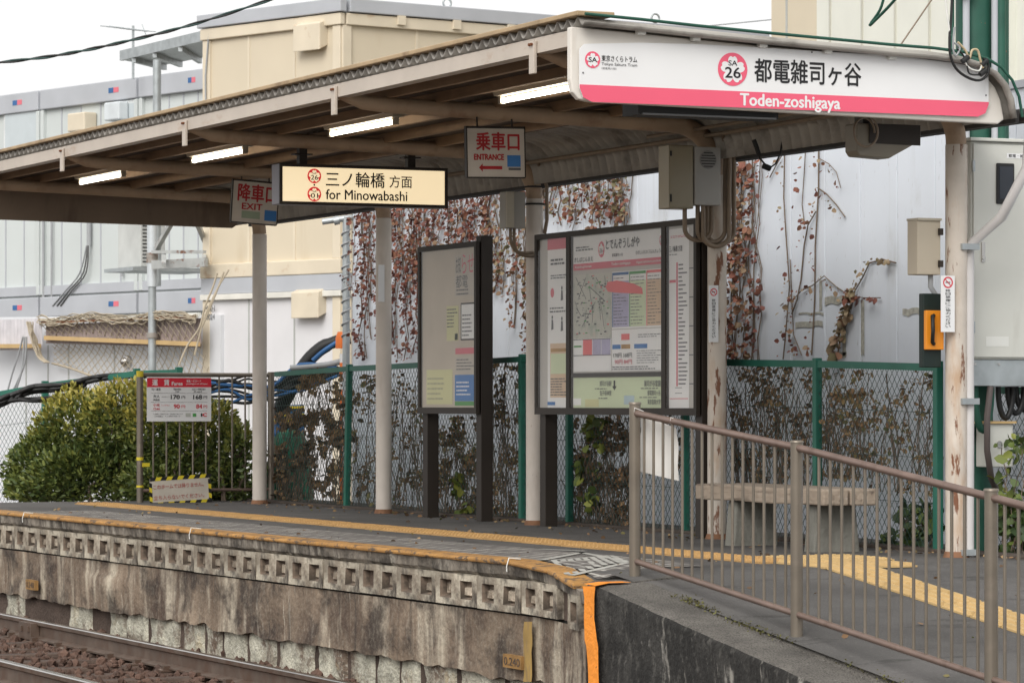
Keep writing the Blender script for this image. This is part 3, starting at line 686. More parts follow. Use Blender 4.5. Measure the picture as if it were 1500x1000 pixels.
#PART2
# ================================================================== CANOPY
UN, UF = 17.2, 30.35           # near and far end boards
PU_ = [17.78, 20.85, 23.81, 26.83, 29.83]; PVV = 10.94
can = Thing('platform_canopy', 'long curved platform canopy on five cream bent pipe posts', 'canopy', (10.9, 24, 0))
edge_px = [(833, 21), (935, 29), (1015, 38), (1113, 48), (1208, 57), (1302, 66), (1365, 71), (1410, 77), (1444, 87), (1464, 99), (1480, 118), (1490, 142), (1495, 172)]
prof = [Pu(x, y, UN - .08) for x, y in edge_px]; prof = [(p.x, p.z) for p in prof]
prof[0] = (8.16, prof[0][1] + .004)
def roof_sheet(off, amp, m, name, n=820):
    mb = MB(); vs = []; fs = []
    # resample the profile
    pp = []
    for i in range(len(prof) - 1):
        k = 2
        for j in range(k): pp.append((prof[i][0] + (prof[i + 1][0] - prof[i][0]) * j / k, prof[i][1] + (prof[i + 1][1] - prof[i][1]) * j / k))
    pp.append(prof[-1]); K = len(pp); nn = []
    for i in range(K):
        a = pp[max(0, i - 1)]; b = pp[min(K - 1, i + 1)]; d = Vector((b[0] - a[0], b[1] - a[1])).normalized(); nn.append((-d.y, d.x))
    for i in range(n + 1):
        u = UN - .1 + (UF - UN + .2) * i / n; h = off + amp * math.sin(2 * math.pi * u / .13)
        for (a, b), (c, d) in zip(pp, nn): vs.append((a + c * h, u, b + d * h))
    for i in range(n):
        for k in range(K - 1): fs.append((i * K + k, i * K + k + 1, (i + 1) * K + k + 1, (i + 1) * K + k))
    mb.add(vs, fs, True)
    me = mb.mesh(name, m, can.loc); o = obj(name, me, can.o); return o
o = roof_sheet(-.03, .024, M_sheet, 'roof_sheet')
so_ = o.modifiers.new('s', 'SOLIDIFY'); so_.thickness = .008
# green trim along the near verge
mb = MB(); mb.tube([(a, UN - .1, b + .0) for a, b in prof], .009, 8); can.part('verge_trim', mb, M_roofgreen)
# ridge flashing and fascia along the front eave
EV = 8.16; ez = prof[0][1]
mb = MB(); mb.box((EV - .03, UN - .06, ez - .005), (EV + .2, UF + .1, ez + .022)); can.part('eave_flashing', mb, M_flash, bev=.005)
mb = MB(); mb.box((EV + .01, UN + .052, ez - .155), (EV + .035, UF, ez - .068)); mb.box((EV + .035, UN + .052, ez - .155), (EV + .10, UF, ez - .147)); can.part('fascia_channel', mb, M_fascia)
# purlins
ppx = (935, 1015, 1113, 1208, 1302)
def roof_z(v):
    for i in range(len(prof) - 1):
        if prof[i][0] <= v <= prof[i + 1][0]:
            t = (v - prof[i][0]) / (prof[i + 1][0] - prof[i][0]); return prof[i][1] + (prof[i + 1][1] - prof[i][1]) * t
    return prof[-1][1]
for x in ppx:
    v = Pu(x, 50, UN).x; z = roof_z(v) - .055
    mb = MB(); mb.box((v - .022, UN + .06, z - .075), (v + .022, UF, z)); can.part('purlin', mb, M_purlin)
    mb = MB(); mb.box((v - .025, UN - .05, z - .022), (v + .025, UN - .004, z + .006)); can.part('purlin_end', mb, M_plastic, bev=.006)
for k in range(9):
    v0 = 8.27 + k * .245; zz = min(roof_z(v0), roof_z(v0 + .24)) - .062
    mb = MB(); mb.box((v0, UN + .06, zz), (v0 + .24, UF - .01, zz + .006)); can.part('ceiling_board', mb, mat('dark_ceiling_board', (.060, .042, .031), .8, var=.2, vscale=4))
# rear purlin, lower rear rail and valance
mb = MB(); mb.box((10.94, UN + .055, 2.675), (10.97, UF, 2.73)); can.part('rear_purlin', mb, M_purlin)
mb = MB(); mb.box((11.02, UN + .055, 2.556), (11.045, UF, 2.63)); can.part('rear_valance', mb, mat('dark_valance', (.045, .042, .04), .7))
mb = MB(); mb.tube([(11.10, UN - .05, 2.60), (11.10, UF, 2.60)], .045, 10); can.part('gutter', mb, mat('dark_valance', (.045, .042, .04), .7))
# end boards
def endboard(u, m, name, t):
    top = []; K = len(prof)
    for i in range(K):
        a = prof[max(0, i - 1)]; b = prof[min(K - 1, i + 1)]; d = Vector((b[0] - a[0], b[1] - a[1])).normalized(); top.append((prof[i][0] + d.y * .062, prof[i][1] - d.x * .062))
    zb0, zb1 = Pu(835, 148, UN).z, Pu(1470, 182, UN).z
    r = .06; v0 = 8.12; v1 = top[-1][0]
    pts = [(v0, top[0][1])] + top[1:] + [(v1 - .012, zb1 + .02), (v1 - .04, zb1)]
    pts += [(v0 + .12, zb0), (v0 + .05, zb0 + .012), (v0 + .012, zb0 + .05), (v0, zb0 + .12)]
    mb = MB(); mb.prism([(a, u, b) for a, b in pts], (0, t, 0)); return can.part(name, mb, m, bev=.008)
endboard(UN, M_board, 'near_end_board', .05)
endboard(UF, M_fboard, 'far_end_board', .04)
# posts bent into roof arms
for k, u in enumerate(PU_):
    zc = 2.80; rb = .34; pts = [(PVV, u, -.02), (PVV, u, 1.0), (PVV, u, zc - rb)]
    for j in range(1, 8):
        a = j / 8 * math.pi / 2; pts.append((PVV - rb * (1 - math.cos(a)), u, zc - rb + rb * math.sin(a)))
    mb = MB(); mb.tube(pts[:3], .066, 20); po = can.part('post', mb, M_rustpost if k < 2 else M_post)
    arm = [pts[2]] + pts[3:] + [(PVV - rb - .02, u, zc), (9.4, u, zc + .03), (8.55, u, zc + .05), (8.36, u, zc + .062), (8.19, u, zc + .10)]
    ra = [.062] * 8 + [.060, .054, .052, .048, .022]
    mb = MB(); mb.tube(arm, ra, 16); ao = can.part('arm', mb, M_arm)
    mb = MB(); mb.box((EV - .012, u - .035, ez - .27), (EV + .008, u + .035, ez - .085)); bo = can.part('arm_bracket', mb, M_fascia, ao, bev=.004)
    mb = MB()
    for du in (-.014, .014): mb.tube([(EV - .011, u + du, ez - .105), (EV - .024, u + du, ez - .105)], .009, 6)
    can.part('bolt', mb, mat('rust', RUST, .8), ao)
    mb = MB(); mb.tube([(PVV, u, -.01), (PVV, u, .035)], [.085, .07], 16); can.part('base_collar', mb, mat('rusty_base', (.22, .11, .06), .85, var=.3, vscale=12), po)
# downpipe at the near post
def gp(x, y, v): return Pv(x, y, v)
DP = [(11.16, UN + .12, 2.52), (11.14, UN + .12, 2.30), (11.08, UN + .30, 2.02), (11.02, PU_[0] - .02, 1.86), (11.01, PU_[0] - .03, 1.7), (11.01, PU_[0] - .03, -.08)]
mb = MB(); mb.tube(DP, .031, 14); o = can.part('downpipe', mb, mat('downpipe_paint', (.55, .53, .52), .4, var=.06))
for z in (1.85, .93, .03):
    mb = MB(); mb.box((10.93, PU_[0] - .085, z - .018), (11.05, PU_[0] - .064, z + .018)); can.part('pipe_clamp', mb, M_greyp, o)
# conduits under the roof and down the posts
mb = MB(); mb.tube([(10.80, 17.4, 2.735), (10.82, 20.6, 2.72), (10.82, 30.2, 2.72)], .016, 8); can.part('conduit', mb, M_cablebr)
mb = MB(); mb.tube([(10.72, 17.4, 2.765), (10.74, 21.5, 2.76)], .013, 8); can.part('conduit', mb, M_cablebr)
for u in (PU_[1], PU_[2]):
    mb = MB(); mb.tube([(10.82, u - .3, 2.72), (10.93, u - .12, 2.69), (11.0, u - .09, 2.55), (11.0, u - .09, 2.3), (11.0, u - .05, 2.2)], .014, 8); can.part('conduit', mb, M_cablebr)

# ---- fluorescent lamps
for k, xl in enumerate((735, 485, 283, 118)):
    ends = {0: 'nearest fluorescent lamp, its end hidden by the station name board', 1: 'second lit fluorescent lamp from the name board, under the canopy',
            2: 'third lit fluorescent lamp from the name board, left of the backlit sign', 3: 'farthest lit fluorescent lamp, at the left end of the canopy'}
    p = Pv(xl, 148 + (735 - xl) * .194, 9.03); u0 = p.y; z = p.z
    t = Thing('fluorescent_lamp', ends[k], 'lamp', (9.03, u0, z), 'fluorescent lamps under the canopy')
    mb = MB(); mb.hexa([(8.99, u0 - 1.27, z + .03), (9.07, u0 - 1.27, z + .03), (9.07, u0 + .03, z + .03), (8.99, u0 + .03, z + .03), (8.965, u0 - 1.27, z + .09), (9.095, u0 - 1.27, z + .09), (9.095, u0 + .03, z + .09), (8.965, u0 + .03, z + .09)]); t.part('housing', mb, M_lamp)
    mb = MB(); mb.tube([(9.03, u0 - 1.19, z), (9.03, u0 - .02, z)], .0165, 12); t.part('tube', mb, M_tube)
    for uu in (u0, u0 - 1.21):
        mb = MB(); mb.box((9.012, uu - .02, z - .02), (9.048, uu + .018, z + .035)); t.part('lamp_holder', mb, M_lamp)

# ---- station name board
t = Thing('station_name_board', 'white and pink station name board on the canopy end reading Toden-zoshigaya', 'sign', (9.5, UN - .03, 2.6))
fu = UN - .012; fc = Face((0, fu, 0), (1, 0, 0), (0, 0, 1))
def q(x, y): p = Pu(x, y, fu); return (p.x, p.z)
x0, x1 = q(848, 100)[0], q(1447, 130)[0]
bl, br_ = q(848, 149)[1], q(1447, 172)[1]; tl, tr = q(848, 67)[1], q(1447, 104)[1]
zb = (bl + br_) / 2; tilt = 0
r = .075
outline = [(x0 + r, bl), (x1 - r, br_), (x1 - r * .3, br_ + r * .3), (x1, br_ + r), (x1, tr)]
for x, y in ((1400, 93), (1350, 87), (1302, 82), (1208, 76), (1113, 70), (1015, 65), (935, 63), (890, 64)): outline.append(q(x, y))
outline += [(x0 + .03, tl + .01), (x0, tl - .02), (x0, bl + r), (x0 + r * .3, bl + r * .3)]
mb = MB(); fc.poly(mb, outline, .0, .008); t.part('panel', mb, M_signw)
pk = [(x0 + r, bl), (x1 - r, br_), (x1 - r * .3, br_ + r * .3), (x1, br_ + r), (x1, q(1447, 150)[1]), (x0, q(848, 124)[1]), (x0, bl + r), (x0 + r * .3, bl + r * .3)]
mb = MB(); fc.poly(mb, pk, .0095, .001); t.part('pink_band', mb, M_pink)
cx, cy = q(1072, 102); emblem(t, fc, cx, cy, .093, .0095, 'SA', '26', M_pink)
cx, cy = q(867, 88); emblem(t, fc, cx, cy, .046, .0095, 'SA', '', M_pink)
def tx(face, th, s, a, b, m, d, bold=0, pl=None, nm='lettering', par=None):
    mb = MB(); face.text(mb, s, a[0], a[1], b[0], b[1], d, bold); return th.part(nm, mb, m, par)
a = q(1104, 119); b = q(1260, 91); zc = (q(1104, 105)[1] + q(1260, 108)[1]) / 2; hh = (119 - 89) / 2 * .0039
tx(fc, t, '都電雑司ヶ谷', (a[0], zc - .066), (b[0], zc + .066), M_ink, .0105, .018)
a, b = q(1083, 160), q(1229, 134); zc = (q(1083, 146)[1] + q(1229, 150)[1]) / 2
tx(fc, t, 'Toden-zoshigaya', (a[0], zc - .058), (b[0], zc + .030), M_signw, .0115, .03)
a, b = q(880, 92), q(932, 82); tx(fc, t, '東京さくらトラム', (a[0], q(900, 91)[1]), (b[0], q(900, 82)[1]), M_ink, .0105, .008)
a, b = q(880, 97), q(932, 92); tx(fc, t, 'Tokyo Sakura Tram', (a[0], q(900, 98)[1]), (b[0], q(900, 92.6)[1]), M_greyink, .0105, .006)
a, b = q(880, 97), q(902, 92); tx(fc, t, '（都電荒川線）', (a[0], q(890, 102.4)[1]), (b[0], q(890, 99)[1]), M_greyink, .0105, 0)
for (x, y) in ((853, 107), (1443, 140), (1188, 77)):
    mb = MB(); s_ = q(x, y); fc.disc(mb, s_[0], s_[1], .005, .005, .009, 10, .002); t.part('screw', mb, M_greyink)

# ---- backlit direction sign
us_ = PU_[2] - .02
t = Thing('direction_sign', 'backlit cream direction sign reading for Minowabashi, hung under the canopy', 'sign', (9.5, us_, 2.4))
fc = Face((0, us_, 0), (1, 0, 0), (0, 0, 1))
def q(x, y): p = Pu(x, y, us_); return (p.x, p.z)
a0, a1 = q(409, 300)[0], q(655, 300)[0]; z0 = (q(409, 301)[1] + q(655, 303)[1]) / 2; z1 = (q(409, 240)[1] + q(655, 246)[1]) / 2
mb = MB(); mb.box((a0, us_ + .004, z0), (a1, us_ + .16, z1)); t.part('case', mb, mat('sign_case', (.20, .19, .21), .45, var=.08), bev=.006)
mb = MB()
for (x0, x1, y0, y1) in ((a0, a1, z0, z0 + .022), (a0, a1, z1 - .022, z1), (a0, a0 + .022, z0 + .022, z1 - .022), (a1 - .022, a1, z0 + .022, z1 - .022)): fc.rect(mb, x0, y0, x1, y1, .0, .012)
t.part('frame', mb, M_brown)
mb = MB(); fc.rect(mb, a0 + .0225, z0 + .0225, a1 - .0225, z1 - .0225, .001, .003); t.part('lit_panel', mb, M_lit)
cx, cy = q(460, 258); emblem(t, fc, cx, cy, .054, .0055, 'SA', '26', M_litred, bm=M_lit)
cx, cy = q(460, 284.5); emblem(t, fc, cx, cy, .054, .0055, 'SA', '01', M_litred, bm=M_lit)
cx, cy = q(460, 271); mb = MB(); fc.disc(mb, cx, cy, .007, .007, .0055, 12); t.part('dot', mb, M_ink)
tx(fc, t, '三ノ輪橋', (q(477, 270)[0], q(520, 274.5)[1]), (q(563, 270)[0], q(520, 252.5)[1]), M_ink, .006, .014)
tx(fc, t, '方面', (q(570, 270)[0], q(585, 275.5)[1]), (q(603, 270)[0], q(585, 257.5)[1]), M_ink, .006, .01)
tx(fc, t, 'for Minowabashi', (q(477, 290)[0], q(520, 293)[1]), (q(596, 290)[0], q(520, 278.5)[1]), M_ink, .006, .016)
for x in (448, 607):
    p = q(x, 240); mb = MB(); mb.box((p[0] - .03, us_ + .05, z1), (p[0] + .03, us_ + .11, 2.86)); mb.box((p[0] - .07, us_ + .04, 2.74), (p[0] + .07, us_ + .12, 2.75)); t.part('hanger', mb, M_brown)

# ---- hand painted plates
def plate(name, label, x0, x1, y0, y1, u, roll, items):
    a = Pu(x0, y1, u); b = Pu(x1, y0, u); W, H = b.x - a.x, b.z - a.z; cxy = ((a.x + b.x) / 2, (a.z + b.z) / 2)
    t = Thing(name, label, 'sign', (cxy[0], u, cxy[1]))
    rv = Vector((math.cos(roll), 0, math.sin(roll))); uv = Vector((-math.sin(roll), 0, math.cos(roll)))
    fc = Face((cxy[0], u, cxy[1]), rv, uv)
    mb = MB(); fc.rect(mb, -W / 2, -H / 2, W / 2, H / 2, -.03, .03); t.part('plate', mb, mat('painted_plate', (.58, .52, .45), .5, var=.08, vscale=6))
    mb = MB()
    for s in (-1, 1): fc.rect(mb, s * W / 2 - .004, -H / 2, s * W / 2 + .004, H / 2 + .015, -.032, .034)
    fc.rect(mb, -W / 2 - .004, H / 2, W / 2 + .004, H / 2 + .015, -.032, .034); fc.rect(mb, -W / 2, -H / 2 - .008, W / 2, -H / 2, -.032, .034); t.part('rim', mb, M_brown)
    for it in items:
        mb = MB()
        if it[0] == 't': fc.text(mb, it[1], it[2] * W, it[3] * H, it[4] * W, it[5] * H, .002, it[7]); t.part('lettering', mb, it[6])
        elif it[0] == 'r': fc.rect(mb, it[2] * W, it[3] * H, it[4] * W, it[5] * H, .001, .001); t.part(it[1], mb, it[6])
        elif it[0] == 'a':
            y = it[3] * H; x0_, x1_ = it[2] * W, it[4] * W; h = it[5] * H
            fc.poly(mb, [(x0_, y), (x0_ + h, y + h), (x0_ + h, y + h * .4), (x1_, y + h * .4), (x1_, y - h * .4), (x0_ + h, y - h * .4), (x0_ + h, y - h)], .001); t.part('arrow', mb, it[6])
    for x in (-.3, .3):
        mb = MB(); p = fc.p(x * W, H / 2, -.015); mb.tube([p, (p.x, u + .03, 2.86)], .006, 6); t.part('hanger', mb, M_brown)
plate('entrance_sign', 'white plate with red ENTRANCE and arrow hung under the canopy', 684, 769, 190, 258, PU_[1] - .05, .02,
      [('t', '乗車口', -.34, .05, .40, .42, M_handred, .03), ('t', 'ENTRANCE', -.38, -.15, .13, -.03, M_handred, .05), ('a', '', -.30, -.31, .10, .085, M_handred),
       ('r', 'blue_sticker', .19, -.29, .42, -.05, M_blue), ('r', 'sticker_text', .21, -.36, .42, -.31, M_greyink)])
plate('exit_sign', 'white plate with red EXIT partly behind the backlit direction sign', 340, 407, 268, 326, PU_[3] - .04, -.06,
      [('t', '降車口', -.38, .02, .46, .44, M_handred, .03), ('t', 'EXIT', -.28, -.18, .16, -.03, M_handred, .03),
       ('r', 'green_sticker', -.28, -.40, .12, -.22, mat('faded_green', (.30, .36, .26), .6)), ('r', 'blue_sticker', .22, -.42, .48, -.16, M_blue)])

# ---- boxes on the posts
def pbox(name, label, cat, x0, x1, y0, y1, u, depth, m, items=(), bev=.006):
    a = Pu(x0, y1, u); b = Pu(x1, y0, u); t = Thing(name, label, cat, ((a.x + b.x) / 2, u, a.z))
    mb = MB(); mb.box((a.x, u, a.z), (b.x, u + depth, b.z)); o = t.part('case', mb, m, bev=bev); fc = Face((a.x, u, a.z), (1, 0, 0), (0, 0, 1))
    return t, fc, b.x - a.x, b.z - a.z
ub = PU_[1] - .22
t, fc, W, H = pbox('speaker_box', 'grey speaker box with round slotted grille on a canopy post', 'speaker', 1018, 1056, 216, 300, ub, .15, mat('speaker_grey', (.36, .35, .33), .5, var=.05))
mb = MB(); fc.disc(mb, W * .5, H * .78, .062, .062, .001, 28, .004); o = t.part('grille', mb, mat('grille_grey', (.25, .245, .235), .5))
for k in range(6):
    y = H * .78 - .045 + k * .018; hw = math.sqrt(max(0, .056 ** 2 - (y - H * .78) ** 2)); mb = MB(); fc.rect(mb, W * .5 - hw, y - .003, W * .5 + hw, y + .003, .0055, .001); t.part('slot', mb, M_dark, o)
t, fc, W, H = pbox('control_box', 'khaki control box with glossy door beside the speaker box on a post', 'box', 980, 1016, 213, 305, ub + .01, .16, mat('khaki_gloss', (.27, .235, .16), .25, var=.06))
mb = MB(); fc.rect(mb, .006, .008, W - .01, H - .008, .001, .006); t.part('door', mb, mat('khaki_door', (.30, .26, .18), .22, var=.06), bev=.003)
mb = MB(); fc.rect(mb, .003, H * .82, .014, H * .9, .007, .008); fc.rect(mb, .003, H * .1, .014, H * .22, .007, .008); t.part('hinge', mb, M_dark)
# cable loops hanging below these boxes
lt = Thing('cable_loops', 'brown corrugated cables looping below the speaker box', 'cable', (10.85, ub, 2.0))
for (xa, xb, yt, yb, yt2, du) in ((1003, 1042, 303, 352, 300, .02), (1022, 1062, 300, 355, 270, .0), (1030, 1068, 300, 361, 262, -.03), (1036, 1075, 300, 357, 255, .03)):
    pts = []
    for k in range(25):
        a = math.pi * k / 24; x = (xa + xb) / 2 - (xb - xa) / 2 * math.cos(a); y = yb - 18 + 18 * math.sin(a)
        pts.append(Pu(x, y, ub + .07 + du))
    pts = [Pu(xa, yt, ub + .07 + du)] + pts + [Pu(xb, yt2, ub + .09 + du), Pu(xb + 1, yt2 - 60, ub + .12)]
    mb = MB(); mb.tube(pts, .0155, 10); lt.part('cable', mb, M_cablebr)
ub2 = PU_[2] - .15
t, fc, W, H = pbox('junction_box', 'small grey junction box on the post left of the map board', 'box', 741, 770, 281, 334, ub2, .12, mat('box_grey', (.30, .285, .255), .45, var=.05))
mb = MB(); fc.rect(mb, -.0, .004, W * .38, H - .004, .001, .012); t.part('door', mb, M_box)
mb = MB(); pts = [Pu(753, 334, ub2 + .06)] + [Pu(753 + 14 - 14 * math.cos(math.pi * k / 10), 352 + 22 * math.sin(math.pi * k / 10), ub2 + .06) for k in range(6)] + [Pu(775, 375, ub2 + .06), Pu(786, 374, ub2 + .08)]
mb.tube(pts, .013, 8); mb.tube([p + Vector((-.03, 0, .02)) for p in pts], .013, 8); t.part('cable', mb, M_cablebr)
mb = MB()
for z in (2.55, 2.42): mb.tube([(PVV + .075 * math.cos(a), PU_[2] + .075 * math.sin(a), z) for a in [2 * math.pi * k / 16 for k in range(17)]], .008, 6)
can.part('steel_strap', mb, M_dark)
ub3 = PU_[0] + .02
t, fc, W, H = pbox('terminal_box', 'beige terminal box on the near post above the orange telephone', 'box', 1344, 1378, 322, 402, ub3, .12, mat('tan_box', (.46, .40, .31), .45, var=.05))
mb = MB(); fc.rect(mb, -.004, H - .006, W, H + .008, -.12, .135); t.part('hood', mb, M_box)
for y in (.2, .78):
    mb = MB(); fc.rect(mb, W - .02, H * y - .02, W + .006, H * y + .02, .001, .02); t.part('latch', mb, M_brown)
mb = MB(); mb.tube([Pu(1363, 402, ub3 + .05), Pu(1363, 420, ub3 + .05), Pu(1372, 434, ub3 + .05), Pu(1384, 440, ub3 + .05)], .016, 8); t.part('cable', mb, M_cablegr)
t, fc, W, H = pbox('emergency_telephone', 'orange telephone in a dark green case on the near post', 'telephone', 1352, 1379, 430, 538, ub3, .05, mat('phone_case', (.008, .018, .015), .5))
mb = MB(); fc.rect(mb, .004, H * .24, W - .001, H * .77, .001, .03); o = t.part('orange_cover', mb, M_phone, bev=.004)
mb = MB(); mb.tube([fc.p(W * .42, H * .70, .035), fc.p(W * .28, H * .69, .05), fc.p(W * .26, H * .5, .06), fc.p(W * .28, H * .34, .05), fc.p(W * .42, H * .32, .035)], .012, 8); t.part('handset', mb, M_black)
# plates strapped to posts
def postplate(name, label, x0, x1, y0, y1, u, items):
    a = Pu(x0, y1, u); b = Pu(x1, y0, u); t = Thing(name, label, 'sign', ((a.x + b.x) / 2, u, a.z), 'plates on the canopy posts'); W, H = b.x - a.x, b.z - a.z
    fc = Face((a.x, u, a.z), (1, 0, 0), (0, 0, 1)); mb = MB(); fc.rect(mb, 0, 0, W, H, 0, .004); t.part('plate', mb, M_signw); return t, fc, W, H
def nosmoke(t, fc, W, H):
    mb = MB(); n = 28; cx, cy, r = W * .5, H * .88, W * .36
    vs = []; fs = []
    for k in range(n):
        a = 2 * math.pi * k / n
        vs += [fc.p(cx + r * math.cos(a), cy + r * math.sin(a), .0055), fc.p(cx + r * .76 * math.cos(a), cy + r * .76 * math.sin(a), .0055)]
    for k in range(n): fs.append((2 * k, 2 * ((k + 1) % n), 2 * ((k + 1) % n) + 1, 2 * k + 1))
    mb.add(vs, fs); fc.poly(mb, [(cx - r * .6, cy + r * .5), (cx - r * .5, cy + r * .6), (cx + r * .6, cy - r * .5), (cx + r * .5, cy - r * .6)], .0058, .0005); t.part('no_smoking_mark', mb, M_red)
    mb = MB(); fc.rect(mb, cx - r * .5, cy - r * .08, cx + r * .45, cy + r * .1, .005, .0004)
    s = '終日禁煙にご協力ください'
    for i, ch in enumerate(s):
        y1 = H * (.76 - i * .058); fc.text(mb, ch, W * .32, y1 - H * .045, W * .68, y1, .0055, .006)
    t.part('lettering', mb, M_ink)
nosmoke(*postplate('no_smoking_plate', 'white no smoking plate on the near post below the terminal box', 1378, 1398, 404, 486, PU_[0] - .072, 0))
nosmoke(*postplate('no_smoking_plate', 'white no smoking plate on the rusty post right of the map board', 1038, 1052, 418, 501, PU_[1] - .072, 0))
t, fc, W, H = postplate('small_plate', 'narrow blank whitish plate on the slim post behind the direction sign', 554, 563, 388, 442, PU_[3] - .072, 0)

# ---- screen housing and dark display under the near end
uh = 17.62
t = Thing('camera_housing', 'beige boxy housing with cable coil hung under the near end of the canopy', 'housing', (10.55, uh, 2.5))
a = Pu(1255, 228, uh); b = Pu(1345, 180, uh)
mb = MB(); zt, zb = Pu(1300, 182, uh).z, a.z
mb.prism([(a.x + .02, uh, zb), (a.x + .22, uh, zb - .01), (b.x + .02, uh, zb + .10), (b.x + .02, uh, zt), (a.x, uh, zt), (a.x, uh, zb + .03)], (0, .14, 0)); t.part('case', mb, mat('housing_khaki', (.20, .175, .135), .5, var=.06), bev=.008)
mb = MB(); mb.prism([(a.x + .08, uh - .003, zb + .075), (b.x + .01, uh - .003, zb + .07), (b.x + .01, uh - .003, zt), (a.x + .08, uh - .003, zt)], (0, -.006, 0)); t.part('dark_front', mb, M_brown)
mb = MB(); cx, cz = Pu(1266, 190, uh - .04).x, Pu(1266, 195, uh).z
mb.tube([(cx + .075 * math.cos(k / 20 * 6.6), uh - .03 - .002 * k, cz + .085 * math.sin(k / 20 * 6.6)) for k in range(24)], .007, 6); t.part('cable_coil', mb, M_cablebr)
mb = MB(); mb.box((a.x + .1, uh + .1, zt), (a.x + .16, uh + .2, 2.93)); t.part('hanger', mb, M_brown)
t = Thing('departure_display', 'thin dark display box hung just below the station name board', 'display', (9.0, UN + .1, 2.5))
a = Pu(935, 167, UN + .1); b = Pu(1140, 172, UN + .1)
mb = MB(); mb.box((a.x, UN + .1, a.z), (b.x, UN + .3, a.z + .12)); t.part('case', mb, M_dark)
mb = MB(); mb.box((a.x + .02, UN + .085, a.z - .004), (b.x - .02, UN + .1, a.z + .006)); t.part('trim', mb, mat('dull_trim', (.12, .12, .12), .4, metal=.5))
# loose cable tail under the roof
mb = MB(); uk = 19.9
pts = [Pu(1110, 222, uk), Pu(1113, 232, uk), Pu(1120, 240, uk), Pu(1128, 246, uk), Pu(1136, 240, uk), Pu(1143, 226, uk), Pu(1146, 205, uk), Pu(1147, 190, uk)]
mb.tube(pts, .006, 6); mb.tube([Pu(1104, 205, uk), Pu(1108, 215, uk), Pu(1112, 228, uk)], .016, 8); mb.tube([Pu(1118, 243, uk), Pu(1128, 247, uk)], .02, 8)
can.part('cable_tail', mb, M_black)

# ================================================================== INFORMATION BOARDS
BV = 10.90
def board(name, label, x0, x1, y0, y1, xr0, xr1, foot_l, cells):
    a = Pv(x0, y1, BV); b = Pv(x1, y0, BV); zb, zt = .845, 2.175
    t = Thing(name, label, 'notice board', (BV, (a.y + b.y) / 2, 0))
    fc = Face((BV - .05, a.y, 0), (0, -1, 0), (0, 0, 1)); W = a.y - b.y
    for (uu, top) in ((a.y - .05, zt + .005), (b.y + .05, zt + .045)):
        mb = MB(); mb.box((BV - .035, uu - .05, -.01), (BV + .065, uu + .05, top)); t.part('post', mb, M_brown, bev=.004)
    mb = MB(); mb.box((BV - .05, b.y + .1, zb), (BV + .02, a.y - .1, zt)); t.part('back_panel', mb, M_brown)
    mb = MB(); fr = .04
    fc.rect(mb, 0, zb - .01, W, zb + fr, .0, .03); fc.rect(mb, 0, zt - fr, W, zt, .0, .03); fc.rect(mb, 0, zb + fr, fr, zt - fr, .0, .03); fc.rect(mb, W - fr, zb + fr, W, zt - fr, .0, .03); t.part('frame', mb, M_brown)
    return t, fc, W, zb + fr, zt - fr
t, fc, W, zb, zt = board('notice_board', 'narrow bronze framed notice board with sparse faded papers', 625, 711, 0, 0, 0, 0, 0, 0)
mb = MB(); fc.rect(mb, .04, zb, W - .04, zt, .002, .002); t.part('backing', mb, mat('dusty_backing', (.58, .51, .42), .7, var=.08, vscale=2))
def pap(x, y, w, h, m, nm='paper'):
    mb = MB(); fc.rect(mb, x * W, zb + y * (zt - zb), (x + w) * W, zb + (y + h) * (zt - zb), .005, .0012); return t.part(nm, mb, m)
def lines(o, x, y, w, h, n, m, nm='print', seed=0, d=.0072, th=.35):
    rr = random.Random(seed); mb = MB(); H = zt - zb
    for k in range(n):
        yy = zb + (y + h * (1 - (k + .7) / n)) * H; xx = x * W; end = (x + w * rr.uniform(.6, 1)) * W
        while xx < end:
            l = rr.uniform(.012, .05); fc.rect(mb, xx, yy, min(xx + l, end), yy + h * H / n * th, d, .0004); xx += l + .008
    return t.part(nm, mb, m, o)
rp = mat('pale_paper', (.55, .50, .43), .7, var=.06)
o = pap(.60, .70, .33, .26, rp); tt = [('お知', .62, .84, .70, .95), ('らせ', .72, .84, .92, .96), ('都電', .62, .75, .82, .83)]
for s, xa, ya, xb, yb in tt:
    mb = MB(); fc.text(mb, s, xa * W, zb + ya * (zt - zb), xb * W, zb + yb * (zt - zb), .0075, 0); t.part('lettering', mb, M_pinkpr if 'せ' in s else M_greyink, o)
lines(o, .63, .70, .28, .05, 2, M_greyink, seed=3)
o = pap(.46, .42, .20, .22, M_yellow); lines(o, .47, .50, .18, .13, 6, M_greyink, seed=5); o2 = pap(.60, .425, .05, .04, M_green, 'green_patch')
o = pap(.70, .42, .24, .235, M_brown); mb = MB(); fc.rect(mb, .715 * W, zb + .43 * (zt - zb), .925 * W, zb + .645 * (zt - zb), .0065, .001); o3 = t.part('timetable', mb, M_poster, o); lines(o3, .73, .44, .17, .15, 6, M_greyink, seed=6, d=.009); 
o = pap(.61, .335, .34, .038, M_pinkpr, 'pink_strip'); o = pap(.61, .22, .34, .10, rp); lines(o, .63, .23, .3, .08, 4, M_greyink, seed=8)
o = pap(.60, .04, .34, .165, M_blue, 'blue_poster'); lines(o, .63, .07, .26, .1, 4, M_poster, seed=9); pap(.60, .012, .34, .026, M_green, 'green_strip')
o = pap(.11, .02, .45, .22, M_yellow, 'pale_poster'); lines(o, .13, .04, .35, .16, 5, mat('faint_ink', (.42, .41, .28), .6), seed=12)
mb = MB(); mb.add([fc.p(.041, zb, .022), fc.p(W - .041, zb, .022), fc.p(W - .041, zt, .022), fc.p(.041, zt, .022)], [(0, 1, 2, 3)]); t.part('pane', mb, M_glass)

